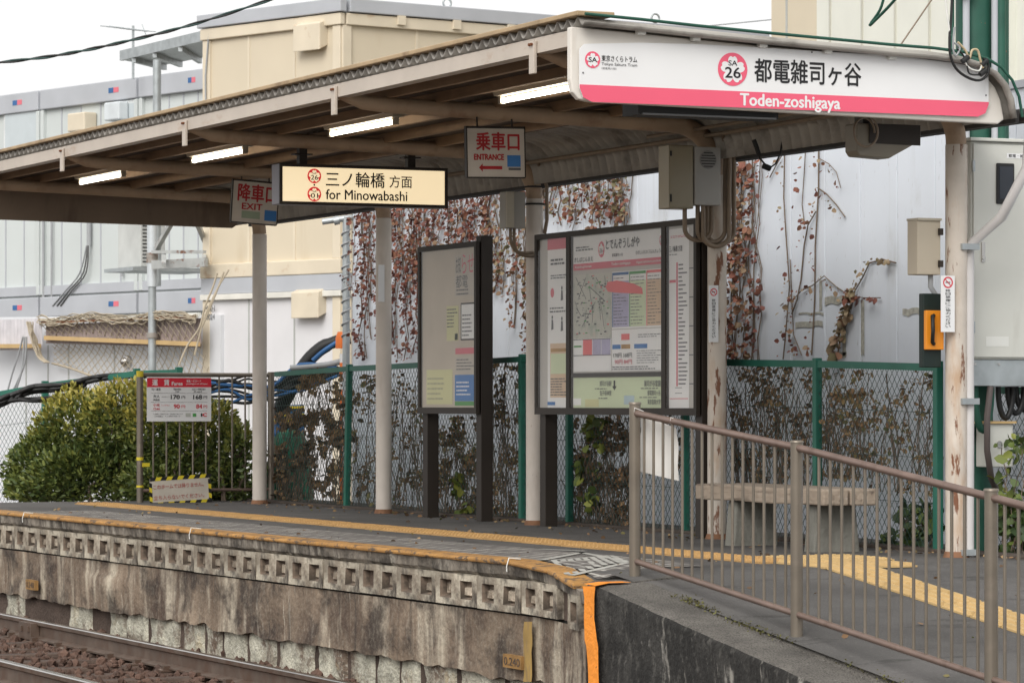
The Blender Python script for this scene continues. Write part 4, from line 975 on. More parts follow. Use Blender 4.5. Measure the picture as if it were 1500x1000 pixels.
t, fc, W, zb, zt = board('map_board', 'wide three panel bronze map board between two cream posts', 797, 1035, 0, 0, 0, 0, 0, 0)
H = zt - zb
def bx(x): return fc.loc(Pv(x, 400, BV - .05))[0]      # photo column -> metres along the board
def bz(x, y): return Pv(x, y, BV - .05).z
for xm in (837, 977):
    mb = MB(); xx = bx(xm); fc.rect(mb, xx - .032, zb, xx + .032, zt, .001, .029); t.part('mullion', mb, M_brown)
mb = MB(); fc.rect(mb, .04, zb, W - .04, zt, .0008, .001); t.part('backing', mb, mat('board_backing', (.55, .52, .48), .6, var=.05))
def sheet(xa, xb, ya, yb, m, nm='sheet', d=.003):
    """ya, yb: fractions of the panel height"""
    mb = MB(); fc.rect(mb, bx(xa), zb + ya * H, bx(xb), zb + yb * H, d, .0012); return t.part(nm, mb, m)
def txt(o, s, xa, xb, ya, yb, m, bold=0, d=.0085):
    mb = MB(); fc.text(mb, s, bx(xa), zb + ya * H, bx(xb), zb + yb * H, d, bold); return t.part('lettering', mb, m, o)
def bars(o, xa, xb, ya, yb, n, m, seed=0, th=.4, d=.0078, dense=.7):
    rr = random.Random(seed); mb = MB(); A, B = bx(xa), bx(xb)
    for k in range(n):
        y = zb + (ya + (yb - ya) * (1 - (k + .8) / n)) * H; x = A; e = A + (B - A) * rr.uniform(dense, 1)
        while x < e:
            l = rr.uniform(.015, .07); fc.rect(mb, x, y, min(x + l, e), y + (yb - ya) * H / n * th, d, .0004); x += l + .012
    return t.part('print', mb, m, o)
def ring(o, x, y, m, r=.05, sa='SA', num='26'):
    cxm = bx(x); cy = zb + y * H; mb = MB(); fc.disc(mb, cxm, cy, r, r * 1.15, .0055); e = t.part('emblem', mb, m, o)
    mb = MB(); fc.flower(mb, cxm, cy, r * .84, .0072); t.part('blossom', mb, M_poster, e)
    mb = MB(); fc.text(mb, num, cxm - r * .5, cy - r * .5, cxm + r * .5, cy + r * .2, .0085, .01); t.part('lettering', mb, M_greyink, e)
# left column
s = sheet(803, 833, .0, 1.0, M_poster); sheet(803, 833, .935, 1.0, M_pinkpr, 'red_header', .0045)
bars(s, 808, 832, .84, .885, 2, M_greyink, 1, .5); bars(s, 808, 832, .76, .79, 2, M_greyink, 2); bars(s, 807, 832, .56, .60, 2, M_greyink, 4)
mb = MB()
for (x, y, k) in ((810, .68, 0), (824, .68, 1), (810, .50, 2), (824, .49, 1)):
    if k == 0: fc.disc(mb, bx(x), zb + y * H, .03, .035, .0052, 20); 
t.part('icon', mb, M_pinkpr, s)
mb = MB()
for (x, y) in ((824, .67), (810, .50), (824, .49)):
    fc.disc(mb, bx(x), zb + (y + .035) * H, .012, .014, .0052, 12); fc.poly(mb, [(bx(x) - .018, zb + (y - .04) * H), (bx(x) + .02, zb + (y - .035) * H), (bx(x) + .012, zb + (y + .02) * H), (bx(x) - .012, zb + (y + .022) * H)], .0052)
t.part('icon', mb, M_greyink, s)
o = sheet(807, 832, .06, .38, M_orangeprint, 'leaflet', .0045); sheet(808, 831, .20, .32, M_mint, 'leaflet_field', .006); sheet(808, 831, .33, .35, M_tact, 'leaflet_band', .006); bars(o, 808, 831, .07, .18, 7, M_greyink, 5)
o = sheet(803, 814, .015, .035, M_blue, 'sticker', .0045)
# centre header
s = sheet(841, 973, .83, .995, M_poster, 'station_header'); sheet(841, 973, .80, .838, M_pinkpr, 'pink_band', .0045)
ring(s, 882, .91, M_pinkpr); txt(s, 'とでんぞうしがや', 889, 938, .908, .965, M_ink, .012); txt(s, 'きしぼじんまえ', 843, 870, .848, .875, M_ink, .006)
txt(s, '都電雑司ヶ谷', 898, 914, .862, .88, M_ink, .004); txt(s, 'ひがしいけぶくろよんちょうめ', 933, 972, .862, .885, M_ink, .004)
txt(s, 'Toden-zoshigaya', 897, 925, .808, .828, M_poster, .01); txt(s, 'Kishibojimmae', 844, 868, .808, .826, M_poster, .01); txt(s, 'Higashi-ikebukuro-yonchome', 934, 971, .808, .826, M_poster, .01); bars(s, 845, 870, .91, .94, 2, M_greyink, 8, .5)
ring(s, 970, .93, M_pinkpr, .03)
# map and tables
s = sheet(841, 896, .40, .775, M_map, 'area_map')
mb = MB(); rr = random.Random(4)
for k in range(14):
    x0, y0, a = rr.uniform(.05, .95), rr.uniform(.05, .95), rr.uniform(0, 3.1); A, B = bx(843), bx(894); L_ = rr.uniform(.1, .3); ya, yb = zb + .42 * H, zb + .76 * H
    p = Vector((A + (B - A) * x0, ya + (yb - ya) * y0)); d = Vector((math.cos(a), math.sin(a))); qn = Vector((-d.y, d.x)) * .003
    e = p + d * L_; e.x = min(max(e.x, A), B); e.y = min(max(e.y, ya), yb)
    fc.poly(mb, [p - qn, e - qn, e + qn, p + qn], .0052, .0003)
t.part('map_roads', mb, M_greyink, s)
for mm, n, sd_ in ((M_greyink, 60, 1), (M_salmon, 14, 2), (M_green, 12, 3)):
    mb = MB(); rr = random.Random(sd_)
    for k in range(n):
        x, y = bx(rr.uniform(844, 892)), zb + rr.uniform(.42, .76) * H; fc.rect(mb, x, y, x + rr.uniform(.01, .04), y + rr.uniform(.005, .012), .0056, .0003)
    t.part('map_marks', mb, mm, s)
s = sheet(897, 973, .45, .775, M_poster, 'guide_table')
for (xa, xb, mm, fm) in ((898, 922, M_vest, M_lav), (923, 947, M_green, M_mint), (948, 973, M_salmon, M_orangeprint)):
    o = sheet(xa, xb, .46, .72, fm, 'table_column', .0045)
    mb = MB(); fc.rect(mb, bx(xa), zb + .46 * H, bx(xa) + .012, zb + .76 * H, .006, .0005); fc.rect(mb, bx(xa), zb + .755 * H, bx(xb), zb + .77 * H, .006, .0005); t.part('table_rule', mb, mm, o)
    bars(o, xa + 2, xb, .47, .75, 15, M_greyink, xa, .22, .0062, .4)
mb = MB(); fc.poly(mb, [(bx(889), zb + .685 * H), (bx(891), zb + .72 * H), (bx(905), zb + .725 * H), (bx(930), zb + .70 * H), (bx(942), zb + .672 * H), (bx(943), zb + .638 * H), (bx(930), zb + .645 * H), (bx(905), zb + .655 * H), (bx(892), zb + .665 * H)], .0068, .0005); t.part('red_callout', mb, M_salmon, s)
s = sheet(841, 896, .21, .40, M_poster, 'leaflets')
for (xa, xb, mm) in ((842, 854, M_poster), (855, 868, M_salmon), (869, 881, M_lav), (882, 895, M_lav)):
    o = sheet(xa, xb, .305, .395, mm, 'leaflet', .0045)
mb = MB(); fc.rect(mb, bx(842), zb + .352 * H, bx(853), zb + .362 * H, .0065, .0004); t.part('green_line', mb, M_green, s)
mb = MB(); fc.rect(mb, bx(841), zb + .302 * H, bx(896), zb + .306 * H, .0066, .0004); fc.rect(mb, bx(841), zb + .394 * H, bx(896), zb + .398 * H, .0066, .0004); t.part('rule', mb, M_greyink, s)
s = sheet(897, 973, .21, .445, M_poster, 'fare_sheet')
sheet(911, 923, .385, .42, M_salmon, 'red_stamp', .0045); sheet(898, 910, .335, .36, M_blue, 'blue_tag', .0045); sheet(911, 924, .335, .36, M_tact, 'yellow_tag', .0045); sheet(930, 949, .335, .36, M_blue, 'blue_tag', .0045)
txt(s, '170円 168円', 900, 927, .285, .312, M_greyink, .005); txt(s, '90円 84円', 902, 927, .248, .275, M_pinkpr, .005); bars(s, 898, 970, .215, .24, 2, M_greyink, 21); bars(s, 934, 970, .25, .33, 6, M_greyink, 22, .25); bars(s, 936, 972, .395, .42, 2, M_greyink, 23, .3)
mb = MB(); fc.rect(mb, bx(838), zb + .178 * H, bx(976), zb + .202 * H, .001, .018); t.part('transom', mb, M_brown)
s = sheet(841, 973, .0, .175, M_mint, 'exit_guide')
txt(s, '雑司が谷駅', 880, 897, .125, .155, M_greyink, .006); txt(s, '鬼子母神堂', 880, 897, .07, .10, M_greyink, .006); txt(s, '雑司が谷霊園', 945, 969, .12, .155, M_greyink, .006); txt(s, '都電雑司ヶ谷', 950, 969, .07, .10, M_greyink, .006); txt(s, '東京音楽大学', 950, 969, .02, .05, M_greyink, .006)
bars(s, 873, 897, .105, .118, 1, M_greyink, 31, .4); bars(s, 878, 897, .05, .062, 1, M_greyink, 32, .4); bars(s, 940, 969, .105, .117, 1, M_greyink, 33, .4); bars(s, 938, 969, .055, .066, 1, M_greyink, 34, .4)
mb = MB(); x = bx(901); y = zb + .1 * H; fc.poly(mb, [(x, y), (x + .035, y + .03), (x + .013, y + .03), (x + .013, y + .07), (x - .013, y + .07), (x - .013, y + .03), (x - .035, y + .03)], .0052); t.part('arrow', mb, M_ink, s)
sheet(915, 930, .02, .07, mat('pale_blue', (.5, .62, .68), .5), 'sticker', .0045); sheet(841, 852, .015, .055, M_poster, 'sticker', .0045); sheet(858, 878, .005, .05, M_yellow, 'yellow_patch', .0045)
# right column: the line diagram
s = sheet(981, 1010, .0, .985, M_poster, 'line_diagram')
txt(s, '三ノ輪橋 方面', 982, 1001, .86, .893, M_ink, .008); bars(s, 982, 996, .84, .85, 1, M_greyink, 41); bars(s, 984, 1009, .935, .95, 2, M_pinkpr, 42)
mb = MB(); fc.rect(mb, bx(993) - .012, zb + .12 * H, bx(993) + .008, zb + .80 * H, .0055, .0005); fc.rect(mb, bx(982), zb + .69 * H, bx(991), zb + .705 * H, .0055, .0005); fc.rect(mb, bx(982), zb + .05 * H, bx(1009), zb + .054 * H, .0055, .0005); t.part('line_track', mb, M_pinkpr, s)
mb = MB(); rr = random.Random(5)
for k in range(30):
    y = zb + (.13 + k * .0225) * H; x = bx(994) + .01; fc.rect(mb, x, y, x + rr.uniform(.05, .14), y + .009, .0055, .0005)
    if k % 7 == 0: fc.rect(mb, x + .16, y, x + .22, y + .007, .0055, .0005)
fc.rect(mb, bx(990), zb + .08 * H, bx(1000), zb + .083 * H, .0055, .0005); fc.rect(mb, bx(990), zb + .11 * H, bx(1000), zb + .113 * H, .0055, .0005); t.part('station_list', mb, M_greyink, s)
mb = MB(); mb.add([fc.p(.041, zb, .0245), fc.p(W - .041, zb, .0245), fc.p(W - .041, zt, .0245), fc.p(.041, zt, .0245)], [(0, 1, 2, 3)]); t.part('pane', mb, M_glass)
#PART3
# ================================================================== RAMP RAILING
RV = 8.36
xs_ = (930, 1167, 1452); ru = [Pv(x, 700, RV).y for x in xs_]; ru.append(ru[2] - 1.8)
rz = [.865, .70, .4975, .29]; rb_ = [.063, -.125, -.317, -.51]
t = Thing('ramp_railing', 'bronze pipe railing with upright bars going down the ramp', 'railing', (RV, ru[1], -.2))
ptop = [.925, .735, .537, .33]; pft = [-.03, -.26, -.46, -.66]
for k in range(4):
    mb = MB(); mb.tube([(RV, ru[k], pft[k]), (RV, ru[k], ptop[k] - .012)], .031, 20); o = t.part('post', mb, M_railp)
    mb = MB(); mb.tube([(RV, ru[k], ptop[k] - .012), (RV, ru[k], ptop[k] - .004), (RV, ru[k], ptop[k])], [.035, .035, .030], 20); t.part('cap', mb, M_railp, o)
bal = {}
for k in range(3):
    mb = MB(); mb.tube([(RV, ru[k], rz[k]), (RV, ru[k + 1], rz[k + 1])], .0185, 14); t.part('handrail', mb, M_railb)
    mb = MB(); mb.tube([(RV, ru[k], rb_[k]), (RV, ru[k + 1], rb_[k + 1])], .017, 12); t.part('bottom_rail', mb, M_railb)
    for j in range(1, 16):
        f_ = j / 16; u = ru[k] + (ru[k + 1] - ru[k]) * f_; za = rb_[k] + (rb_[k + 1] - rb_[k]) * f_; zb_ = rz[k] + (rz[k + 1] - rz[k]) * f_
        mb = MB(); mb.tube([(RV, u, za), (RV, u, zb_)], .0082, 8); t.part('upright_bar', mb, M_railp)
# white sheet tied to it
t = Thing('tied_white_sheet', 'blank white sheet tied to the top end of the ramp railing', 'sheet', (8.41, ru[0] - .2, .4))
mb = MB(); vs = []; fs = []; nx, ny = 10, 10
cr = [Pv(938, 607, 8.415), Pv(990, 627, 8.415), Pv(994, 704, 8.415), Pv(932, 690, 8.415)]
for i in range(nx + 1):
    for j in range(ny + 1):
        a, b = i / nx, j / ny; p = (cr[0] * (1 - a) + cr[1] * a) * (1 - b) + (cr[3] * (1 - a) + cr[2] * a) * b
        p.x += .025 * mnoise.noise((a * 2.2, b * 1.6, 3)) + .015 * math.sin(a * 3.1); vs.append(p)
for i in range(nx):
    for j in range(ny): fs.append((i * (ny + 1) + j, (i + 1) * (ny + 1) + j, (i + 1) * (ny + 1) + j + 1, i * (ny + 1) + j + 1))
mb.add(vs, fs, True); t.part('sheet', mb, M_bag)
for (x, y) in ((934, 602), (987, 616)):
    p = Pv(x, y, 8.36); mb = MB(); mb.tube([p + Vector((.02, .01, -.05)), p + Vector((-.015, .012, -.01)), p + Vector((-.02, -.004, .018)), p + Vector((.03, -.01, 0)), p + Vector((.03, -.005, -.03))], .0022, 5); t.part('tie', mb, M_bag)

# ================================================================== BENCH
bf, bb_ = 10.46, 10.84
ua, ub_ = Pv(1018, 720, bf).y, Pv(1206, 735, bf).y
t = Thing('bench', 'weathered timber bench on two concrete slab legs behind the railing', 'bench', (10.6, (ua + ub_) / 2, 0))
for k, (v0, v1) in enumerate(((bf, bf + .18), (bf + .195, bb_))):
    mb = MB(); vs = []; fs = []; n = 24
    for i in range(n + 1):
        u = ub_ + (ua - ub_) * i / n; w1 = .006 * mnoise.noise((u * 2, k, 1))
        vs += [(v0 + w1, u, .29 + w1), (v1 + w1, u, .29), (v1 - w1, u, .395 + w1 * .6), (v0 - w1, u, .39 + w1)]
    for i in range(n):
        for j in range(4): fs.append((i * 4 + j, i * 4 + (j + 1) % 4, (i + 1) * 4 + (j + 1) % 4, (i + 1) * 4 + j))
    fs += [(0, 1, 2, 3), (n * 4 + 3, n * 4 + 2, n * 4 + 1, n * 4)]
    mb.add(vs, fs); t.part('seat_plank', mb, M_wood, bev=.012)
for x in (1061, 1177):
    u = Pv(x, 780, bf + .03).y; mb = MB()
    mb.hexa([(bf + .03, u - .13, -.01), (bb_ - .02, u - .13, -.01), (bb_ - .02, u, -.01), (bf + .03, u, -.01), (bf + .055, u - .125, .289), (bb_ - .05, u - .125, .289), (bb_ - .05, u - .005, .289), (bf + .055, u - .005, .289)])
    t.part('leg', mb, M_conc, bev=.01)

# ================================================================== GREEN CHAIN LINK FENCE
def chain(th, pts_b, pts_t, pitch=.062, r=.0021, name='wire_mesh'):
    """wires between a lower and an upper polyline (same u order); one part of thin diagonal wires"""
    mb = MB()
    for (b0, b1, t0, t1) in zip(pts_b[:-1], pts_b[1:], pts_t[:-1], pts_t[1:]):
        b0, b1, t0, t1 = map(Vector, (b0, b1, t0, t1)); L_ = Vector((b1.x - b0.x, b1.y - b0.y)).length; hh = ((t0.z - b0.z) + (t1.z - b1.z)) / 2
        nrm = Vector((-(b1.y - b0.y), b1.x - b0.x, 0)).normalized()
        def P(s_, h_):
            f = s_ / L_; return b0.lerp(b1, f).lerp(t0.lerp(t1, f), h_ / hh)
        k0 = int(hh * 1.22 / pitch) + 1; sl_ = 1 / 1.22
        for fam in (1, -1):
            for k in range(-k0, int(L_ / pitch) + k0 + 1):
                s0 = k * pitch; h0 = 0; s1 = s0 + fam * hh * sl_; h1 = hh
                lo, hi = 0.0, 1.0
                d = s1 - s0
                if d > 0: lo = max(lo, -s0 / d); hi = min(hi, (L_ - s0) / d)
                else: lo = max(lo, (L_ - s0) / d); hi = min(hi, -s0 / d)
                if hi - lo < .01: continue
                # slightly wavy wire
                m = max(1, int((hi - lo) * 5)); pts = []
                for j in range(m + 1):
                    f = lo + (hi - lo) * j / m; pts.append(P(s0 + d * f, h1 * f) + nrm * (.002 * fam))
                mb.tube(pts, r, 3, False, False)
        for h_ in (.25, .5, .75):
            mb.tube([P(0, hh * h_), P(L_, hh * h_)], r * 1.1, 3, False, False)
    o = th.part(name, mb, M_mesh); o['kind'] = 'stuff'; return o
FV = 11.2
ft_px = [(404, 548), (512, 540), (628, 534), (765, 526), (834, 526), (1004, 529), (1070, 531), (1197, 533), (1374, 538)]
ftp = [Pv(x, y, FV) for x, y in ft_px]
t = Thing('chain_link_fence', 'green chain link fence along the back of the platform', 'fence', (FV, 23, 0))
fb = [Vector((p.x, p.y, .02)) for p in ftp]
chain(t, fb, ftp)
mb = MB()
for a, b in zip(ftp[:-1], ftp[1:]): mb.bar(a, b, .03, .045)
t.part('top_rail', mb, M_fgreen)
for k, x in enumerate((508, 628, 765, 834, 1004, 1197, 1372)):
    p = [q_ for q_, (xx, yy) in zip(ftp, ft_px) if abs(xx - x) < 6][0]; lean = (.07 if x == 508 else 0)
    mb = MB(); mb.bar((p.x, p.y + lean, -.02), (p.x, p.y, p.z + .04), .05, .05); t.part('post', mb, M_fgreen, bev=.006)
mb = MB(); mb.box((11.14, 17.2, -.05), (11.32, 31.0, .022)); t.part('kerb', mb, mat('kerb_brown', (.07, .055, .045), .95, var=.25, vscale=8, bump=(40, .6)), bev=.01)
# stretch beyond the utility pole, lower along the ramp
t = Thing('chain_link_fence', 'short stretch of chain link fence right of the green utility pole', 'fence', (11.8, 16.5, -.2))
ft2 = [Vector((11.75, 18.6, 1.0)), Vector((11.75, 15, .95))]; chain(t, [Vector((11.75, 18.6, -.05)), Vector((11.75, 15, -.3))], ft2)
mb = MB(); mb.bar(ft2[0], ft2[1], .03, .045); t.part('top_rail', mb, M_fgreen)

# ================================================================== WHITE PANEL WALL WITH VINES
WV = 12.2
t = Thing('panel_wall', 'long bluish white sheet panel wall behind the platform fence', 'wall', (WV, 22, -1))
uL = Pv(516, 500, WV).y; u = uL; k = 0
seam_u = Pv(1260, 500, WV).y; nleft = int((uL - seam_u) / .5); us2 = [seam_u + .5 * i for i in range(-18, nleft + 1)] + [uL]
for a, b in zip(us2[:-1], us2[1:]):
    if b - a < .03: continue
    mb = MB(); dz = 0
    mb.box((WV + random.uniform(0, .002), a + .004, -1), (WV + .04, b - .004, 2.95)); t.part('panel', mb, M_panel, bev=.004)
mb = MB(); mb.box((WV + .02, us2[0], -1), (WV + .06, uL - .01, 2.94)); t.part('backing', mb, M_seam)
mb = MB(); mb.box((WV - .02, us2[0], 2.951), (WV + .07, uL, 3.0)); t.part('cap_rail', mb, M_greyf)
mb = MB()
for (x0, x1, y0, y1) in ((1208, 1238, 433, 446), (1322, 1348, 451, 462), (1165, 1205, 470, 480), (1170, 1206, 457, 462), (1200, 1204, 410, 455), (1234, 1239, 470, 520), (1215, 1240, 515, 523), (1261, 1266, 440, 520)):
    a = Pv(x0, y1, WV - .004); b = Pv(x1, y0, WV - .004); mb = MB(); n = 6; vs = []; fs = []
    for i in range(n + 1):
        y = a.y + (b.y - a.y) * i / n; j = random.uniform(-.012, .012); vs += [(WV - .004, y, a.z + j), (WV - .004, y, b.z + j * .5)]
    for i in range(n): fs.append((2 * i, 2 * i + 1, 2 * i + 3, 2 * i + 2))
    mb.add(vs, fs); t.part('tape_residue', mb, M_smudge)

def vine(label, strands, m=M_leafvine, lsz=(.022, .05), v=WV - .03, name='climbing_vine', group='vines on the white panel wall', tr=(0, 1)):
    """strands: list of (list of px points, leaves, tint lo, tint hi, spread px)"""
    P_, N_, Z_, T_ = [], [], [], []; st = MB(); first = None
    for pts, n, lo, hi, spread in strands:
        w_ = [Pv(x, y, v) for x, y in pts]
        if first is None: first = w_[-1].copy(); first.z = min(p.z for p in w_)
        st.tube([p + Vector((random.uniform(.005, .02), 0, 0)) for p in w_], random.uniform(.003, .007), 4, False)
        if n > 60: st.tube([p + Vector((.01, random.uniform(-.05, .05), 0)) for p in w_], .003, 4, False)
        for k in range(n):
            f = random.random() * (len(w_) - 1); i = min(int(f), len(w_) - 2); p = w_[i].lerp(w_[i + 1], f - i)
            sp = spread / 90; p = p + Vector((-abs(random.gauss(0, .025)), random.gauss(0, sp), random.gauss(0, sp * .6)))
            P_.append(p[:]); N_.append((random.gauss(-.6, .5), random.gauss(0, .6), random.gauss(-.7, .5))); Z_.append(lsz[0] * .7 + (lsz[1] * 1.15 - lsz[0] * .7) * random.random() ** 1.8); T_.append(min(1, max(0, random.uniform(lo, hi) + mnoise.noise((p.y * 2, p.z * 2, 0)) * .15)))
    t = Thing(name, label, 'vine', first, group)
    t.part('stems', st, M_twig)['kind'] = 'stuff'
    vs_, fs_, tt_ = leaves(np.array(P_), np.array(N_), np.array(Z_), np.array(T_), .8); o = obj('leaves', leaf_mesh('leaves', vs_, fs_, tt_, m, first), t.o); o['kind'] = 'stuff'
    return t
def wig(x0, y0, x1, y1, n=7, amp=5): return [(x0 + (x1 - x0) * k / n + random.uniform(-amp, amp), y0 + (y1 - y0) * k / n) for k in range(n + 1)]
S1 = []
for x in range(520, 622, 6):
    y1 = random.uniform(400, 520); d = .6 if 560 < x < 615 else .5
    S1.append((wig(x, 300, x + random.uniform(-8, 8), y1), int((y1 - 300) * d * .75), .05, .6, 2.8))
for x in (528, 538, 578, 590, 600, 612): S1.append((wig(x, 300, x + random.uniform(-10, 10), 525), 115, .05, .5, 2.6))
vine('dense red brown vine on the white wall left of the notice board', S1)
S1 = []
for x in range(622, 722, 6):
    y1 = random.uniform(330, 400) if x < 705 else random.uniform(380, 530); S1.append((wig(x, 285, x + random.uniform(-8, 8), y1), int((y1 - 285) * .62), .1, .62, 3))
vine('red vine hanging above the narrow notice board on the white wall', S1)
S1 = []
for x in range(716, 800, 7):
    y1 = random.uniform(380, 530); S1.append((wig(x, 262, x + random.uniform(-8, 8), y1), int((y1 - 262) * .5), .25, .95, 3))
vine('tan and red vine on the white wall behind the junction box post', S1)
S1 = []
for x in list(range(798, 925, 9)) + [812, 868, 872, 893, 905, 908]:
    y1 = random.uniform(300, 350); S1.append((wig(x, 235, x + random.uniform(-6, 6), y1, 5, 4), int((y1 - 235) * .55), .15, 1, 2.6))
vine('mixed red and olive vine seen above the map board', S1)
S1 = []
for x, dn, lo, hi in ((1072, 1.1, .2, .75), (1080, 1.1, .3, .8), (1088, .8, .35, .85), (1096, .7, .3, .8), (1104, .3, .1, .5), (1110, .35, .05, .4)):
    S1.append((wig(x, 225, x + random.uniform(-5, 5), 528, 9, 4), int(300 * dn * .62), lo, hi, 2.3))
vine('thick tan vine column right of the rusty post', S1, lsz=(.03, .06))
S1 = []
for pts, n in (([(1148, 215), (1147, 290), (1150, 350), (1155, 420), (1150, 480), (1146, 526)], 30), ([(1197, 205), (1196, 280), (1192, 360), (1190, 440), (1188, 520)], 34), ([(1196, 275), (1210, 285), (1222, 300), (1235, 318)], 16),
               ([(1197, 232), (1212, 240), (1222, 252), (1228, 275)], 12), ([(1192, 310), (1182, 330), (1175, 360), (1170, 410), (1165, 440), (1158, 460)], 30), ([(1158, 440), (1172, 425), (1188, 418), (1205, 404), (1222, 420), (1240, 432)], 32),
               ([(1178, 205), (1176, 250), (1172, 300), (1176, 330)], 12), ([(1125, 260), (1135, 240), (1142, 230)], 8), ([(1155, 380), (1158, 440), (1160, 490), (1172, 520)], 40)):
    S1.append((pts, n, .15, .9, 1.6))
vine('sparse thin vine strands on the bare white wall', S1, lsz=(.02, .045))
vine('short leafy vine shoot rising from the fence at the wall', [([(1224, 528), (1228, 500), (1236, 470), (1246, 445), (1250, 425)], 150, .55, 1, 2.0), ([(1250, 425), (1262, 405), (1270, 385), (1290, 380), (1310, 385)], 34, .8, 1, 1.2), ([(1246, 433), (1262, 436), (1288, 436)], 34, .15, .6, 1)], lsz=(.03, .07))
# dry creepers and weeds on the fence
def creeper(label, regions, m, lsz, name, v=FV + .03, group='creepers on the chain link fence', asp=.7):
    P_, N_, Z_, T_ = [], [], [], []; st = MB(); base = None
    for (x0, x1, y0, y1, n, lo, hi) in regions:
        for k in range(max(4, n // 11)):
            x = random.uniform(x0, x1); sw = random.uniform(-22, 22); yt = y0 + (y1 - y0) * random.uniform(0, .6); pp = [Pv(x + sw * (j / 6) ** 1.5 + random.uniform(-3, 3), y1 + (yt - y1) * j / 6, v + random.uniform(0, .08)) for j in range(7)]
            if base is None: base = pp[0].copy(); base.z = 0
            st.tube(pp, random.uniform(.002, .0045), 4, False)
        for k in range(int(n * 4)):
            x = random.uniform(x0, x1); y = random.uniform(y0, y1)
            if mnoise.noise((x * .05, y * .035, 2)) < random.uniform(-.15, .3): continue
            P_.append(Pv(x, y, v + abs(random.gauss(0, .12)))[:]); N_.append((random.gauss(-.3, .6), random.gauss(0, .6), random.gauss(-.3, .6))); Z_.append(random.uniform(*lsz)); T_.append(random.uniform(lo, hi))
    t = Thing(name, label, 'creeper', base, group); t.part('stems', st, M_twig)['kind'] = 'stuff'
    vs_, fs_, tt_ = leaves(np.array(P_), np.array(N_), np.array(Z_), np.array(T_), asp); o = obj('leaves', leaf_mesh('leaves', vs_, fs_, tt_, m, base), t.o); o['kind'] = 'stuff'
creeper('dry brown thicket on the fence right of the bush', [(404, 505, 600, 742, 900, 0, .8), (440, 500, 545, 620, 260, .3, .8), (505, 560, 550, 740, 160, .1, 1)], M_leafdry, (.03, .075), 'dry_creeper', FV + .08)
creeper('dry leaves and weeds on the fence below the narrow notice board', [(560, 630, 545, 750, 320, .1, 1), (640, 705, 610, 755, 560, 0, 1), (720, 770, 530, 758, 380, .1, 1)], M_leafdry, (.02, .055), 'dry_creeper')
creeper('dark dry creeper on the fence below the map board', [(840, 925, 610, 765, 900, 0, .6), (925, 1000, 615, 690, 160, 0, .6)], M_leafdry, (.02, .055), 'dry_creeper')
creeper('brown leaved creeper on the fence behind the bench', [(1072, 1190, 535, 715, 700, 0, .75), (1200, 1275, 540, 700, 420, .3, .95), (1275, 1375, 545, 720, 260, .3, 1)], M_leafdry, (.018, .05), 'dry_creeper')
creeper('green weed climbing the fence below the map board', [(850, 885, 610, 700, 60, .4, 1), (845, 880, 715, 755, 40, .4, 1), (665, 690, 700, 755, 50, .5, 1)], M_leafgreen, (.05, .10), 'weed', FV - .03, 'green weeds by the fence')
creeper('green weeds at the foot of the fence right of the bench', [(1320, 1378, 740, 806, 220, 0, .6), (1290, 1378, 780, 808, 130, 0, .6), (1460, 1500, 740, 815, 160, .0, .7), (1460, 1500, 640, 740, 60, .3, .95)], M_leafgreen, (.03, .09), 'weed', FV + .1, 'green weeds by the fence')

# ================================================================== BUSH, END FENCE, FARE SIGN
def bush(label, base, blobs, n, lsz):
    P_, N_, Z_, T_ = [], [], [], []
    tot = sum(b[3] * b[4] * b[5] for b in blobs)
    for (x, y, z, rx, ry, rz_) in blobs:
        m = int(n * rx * ry * rz_ / tot)
        for k in range(m):
            d = Vector((random.gauss(0, 1), random.gauss(0, 1), random.gauss(0, 1))).normalized(); r = 1 - abs(random.gauss(0, .16)); r *= 1 + .19 * mnoise.noise((d.x * 3.4 + x, d.y * 3.4, d.z * 3.4))
            if r < .35: continue
            p = (x + d.x * rx * r, y + d.y * ry * r, z + d.z * rz_ * r)
            if p[2] < -.02: continue
            h = (p[2] / 1.15); cl = mnoise.noise((p[0] * 3.5, p[1] * 3.5, p[2] * 3.5))
            new = max(0, (h - .42)) * 1.5 * (r > .82)
            P_.append(p); N_.append((d.x + random.gauss(0, .5), d.y + random.gauss(0, .5), d.z * .6 + random.gauss(.45, .4))); Z_.append(random.uniform(*lsz)); T_.append(min(1, max(0, random.uniform(.16, .58) + new * random.uniform(.3, 1.1) + cl * .16)))
    for k in range(60):
        b = random.choice(blobs); d = Vector((random.gauss(0, .7), random.gauss(-.3, .6), abs(random.gauss(.5, .5)))).normalized()
        tip = Vector((b[0] + d.x * b[3] * 1.02, b[1] + d.y * b[4] * 1.02, b[2] + d.z * b[5] * 1.02)); L_ = random.uniform(.03, .09)
        for j in range(13):
            f = j / 13; p = tip + (d + Vector((0, 0, .8))).normalized() * L_ * f; a_ = j * 2.4
            P_.append(p[:]); N_.append((math.cos(a_) + d.x * .5, math.sin(a_) + d.y * .5, .5 + f)); Z_.append(random.uniform(.04, .07)); T_.append(min(1, .4 + .5 * max(0, p.z) * random.uniform(.5, 1.1)))
    t = Thing('bush', label, 'bush', base)
    st = MB()
    for k in range(26):
        b = random.choice(blobs); st.tube([(b[0] + random.gauss(0, .12), b[1] + random.gauss(0, .12), -.9), (b[0] + random.gauss(0, .2), b[1] + random.gauss(0, .2), b[2] * .6), (b[0] + random.gauss(0, b[3] * .5), b[1] + random.gauss(0, b[4] * .5), b[2] + b[5] * .6)], [.02, .014, .006], 5, False)
    t.part('branches', st, M_twig)['kind'] = 'stuff'
    vs_, fs_, tt_ = leaves(np.array(P_), np.array(N_), np.array(Z_), np.array(T_), .42); o = obj('leaves', leaf_mesh('leaves', vs_, fs_, tt_, M_leafbush, base), t.o); o['kind'] = 'stuff'
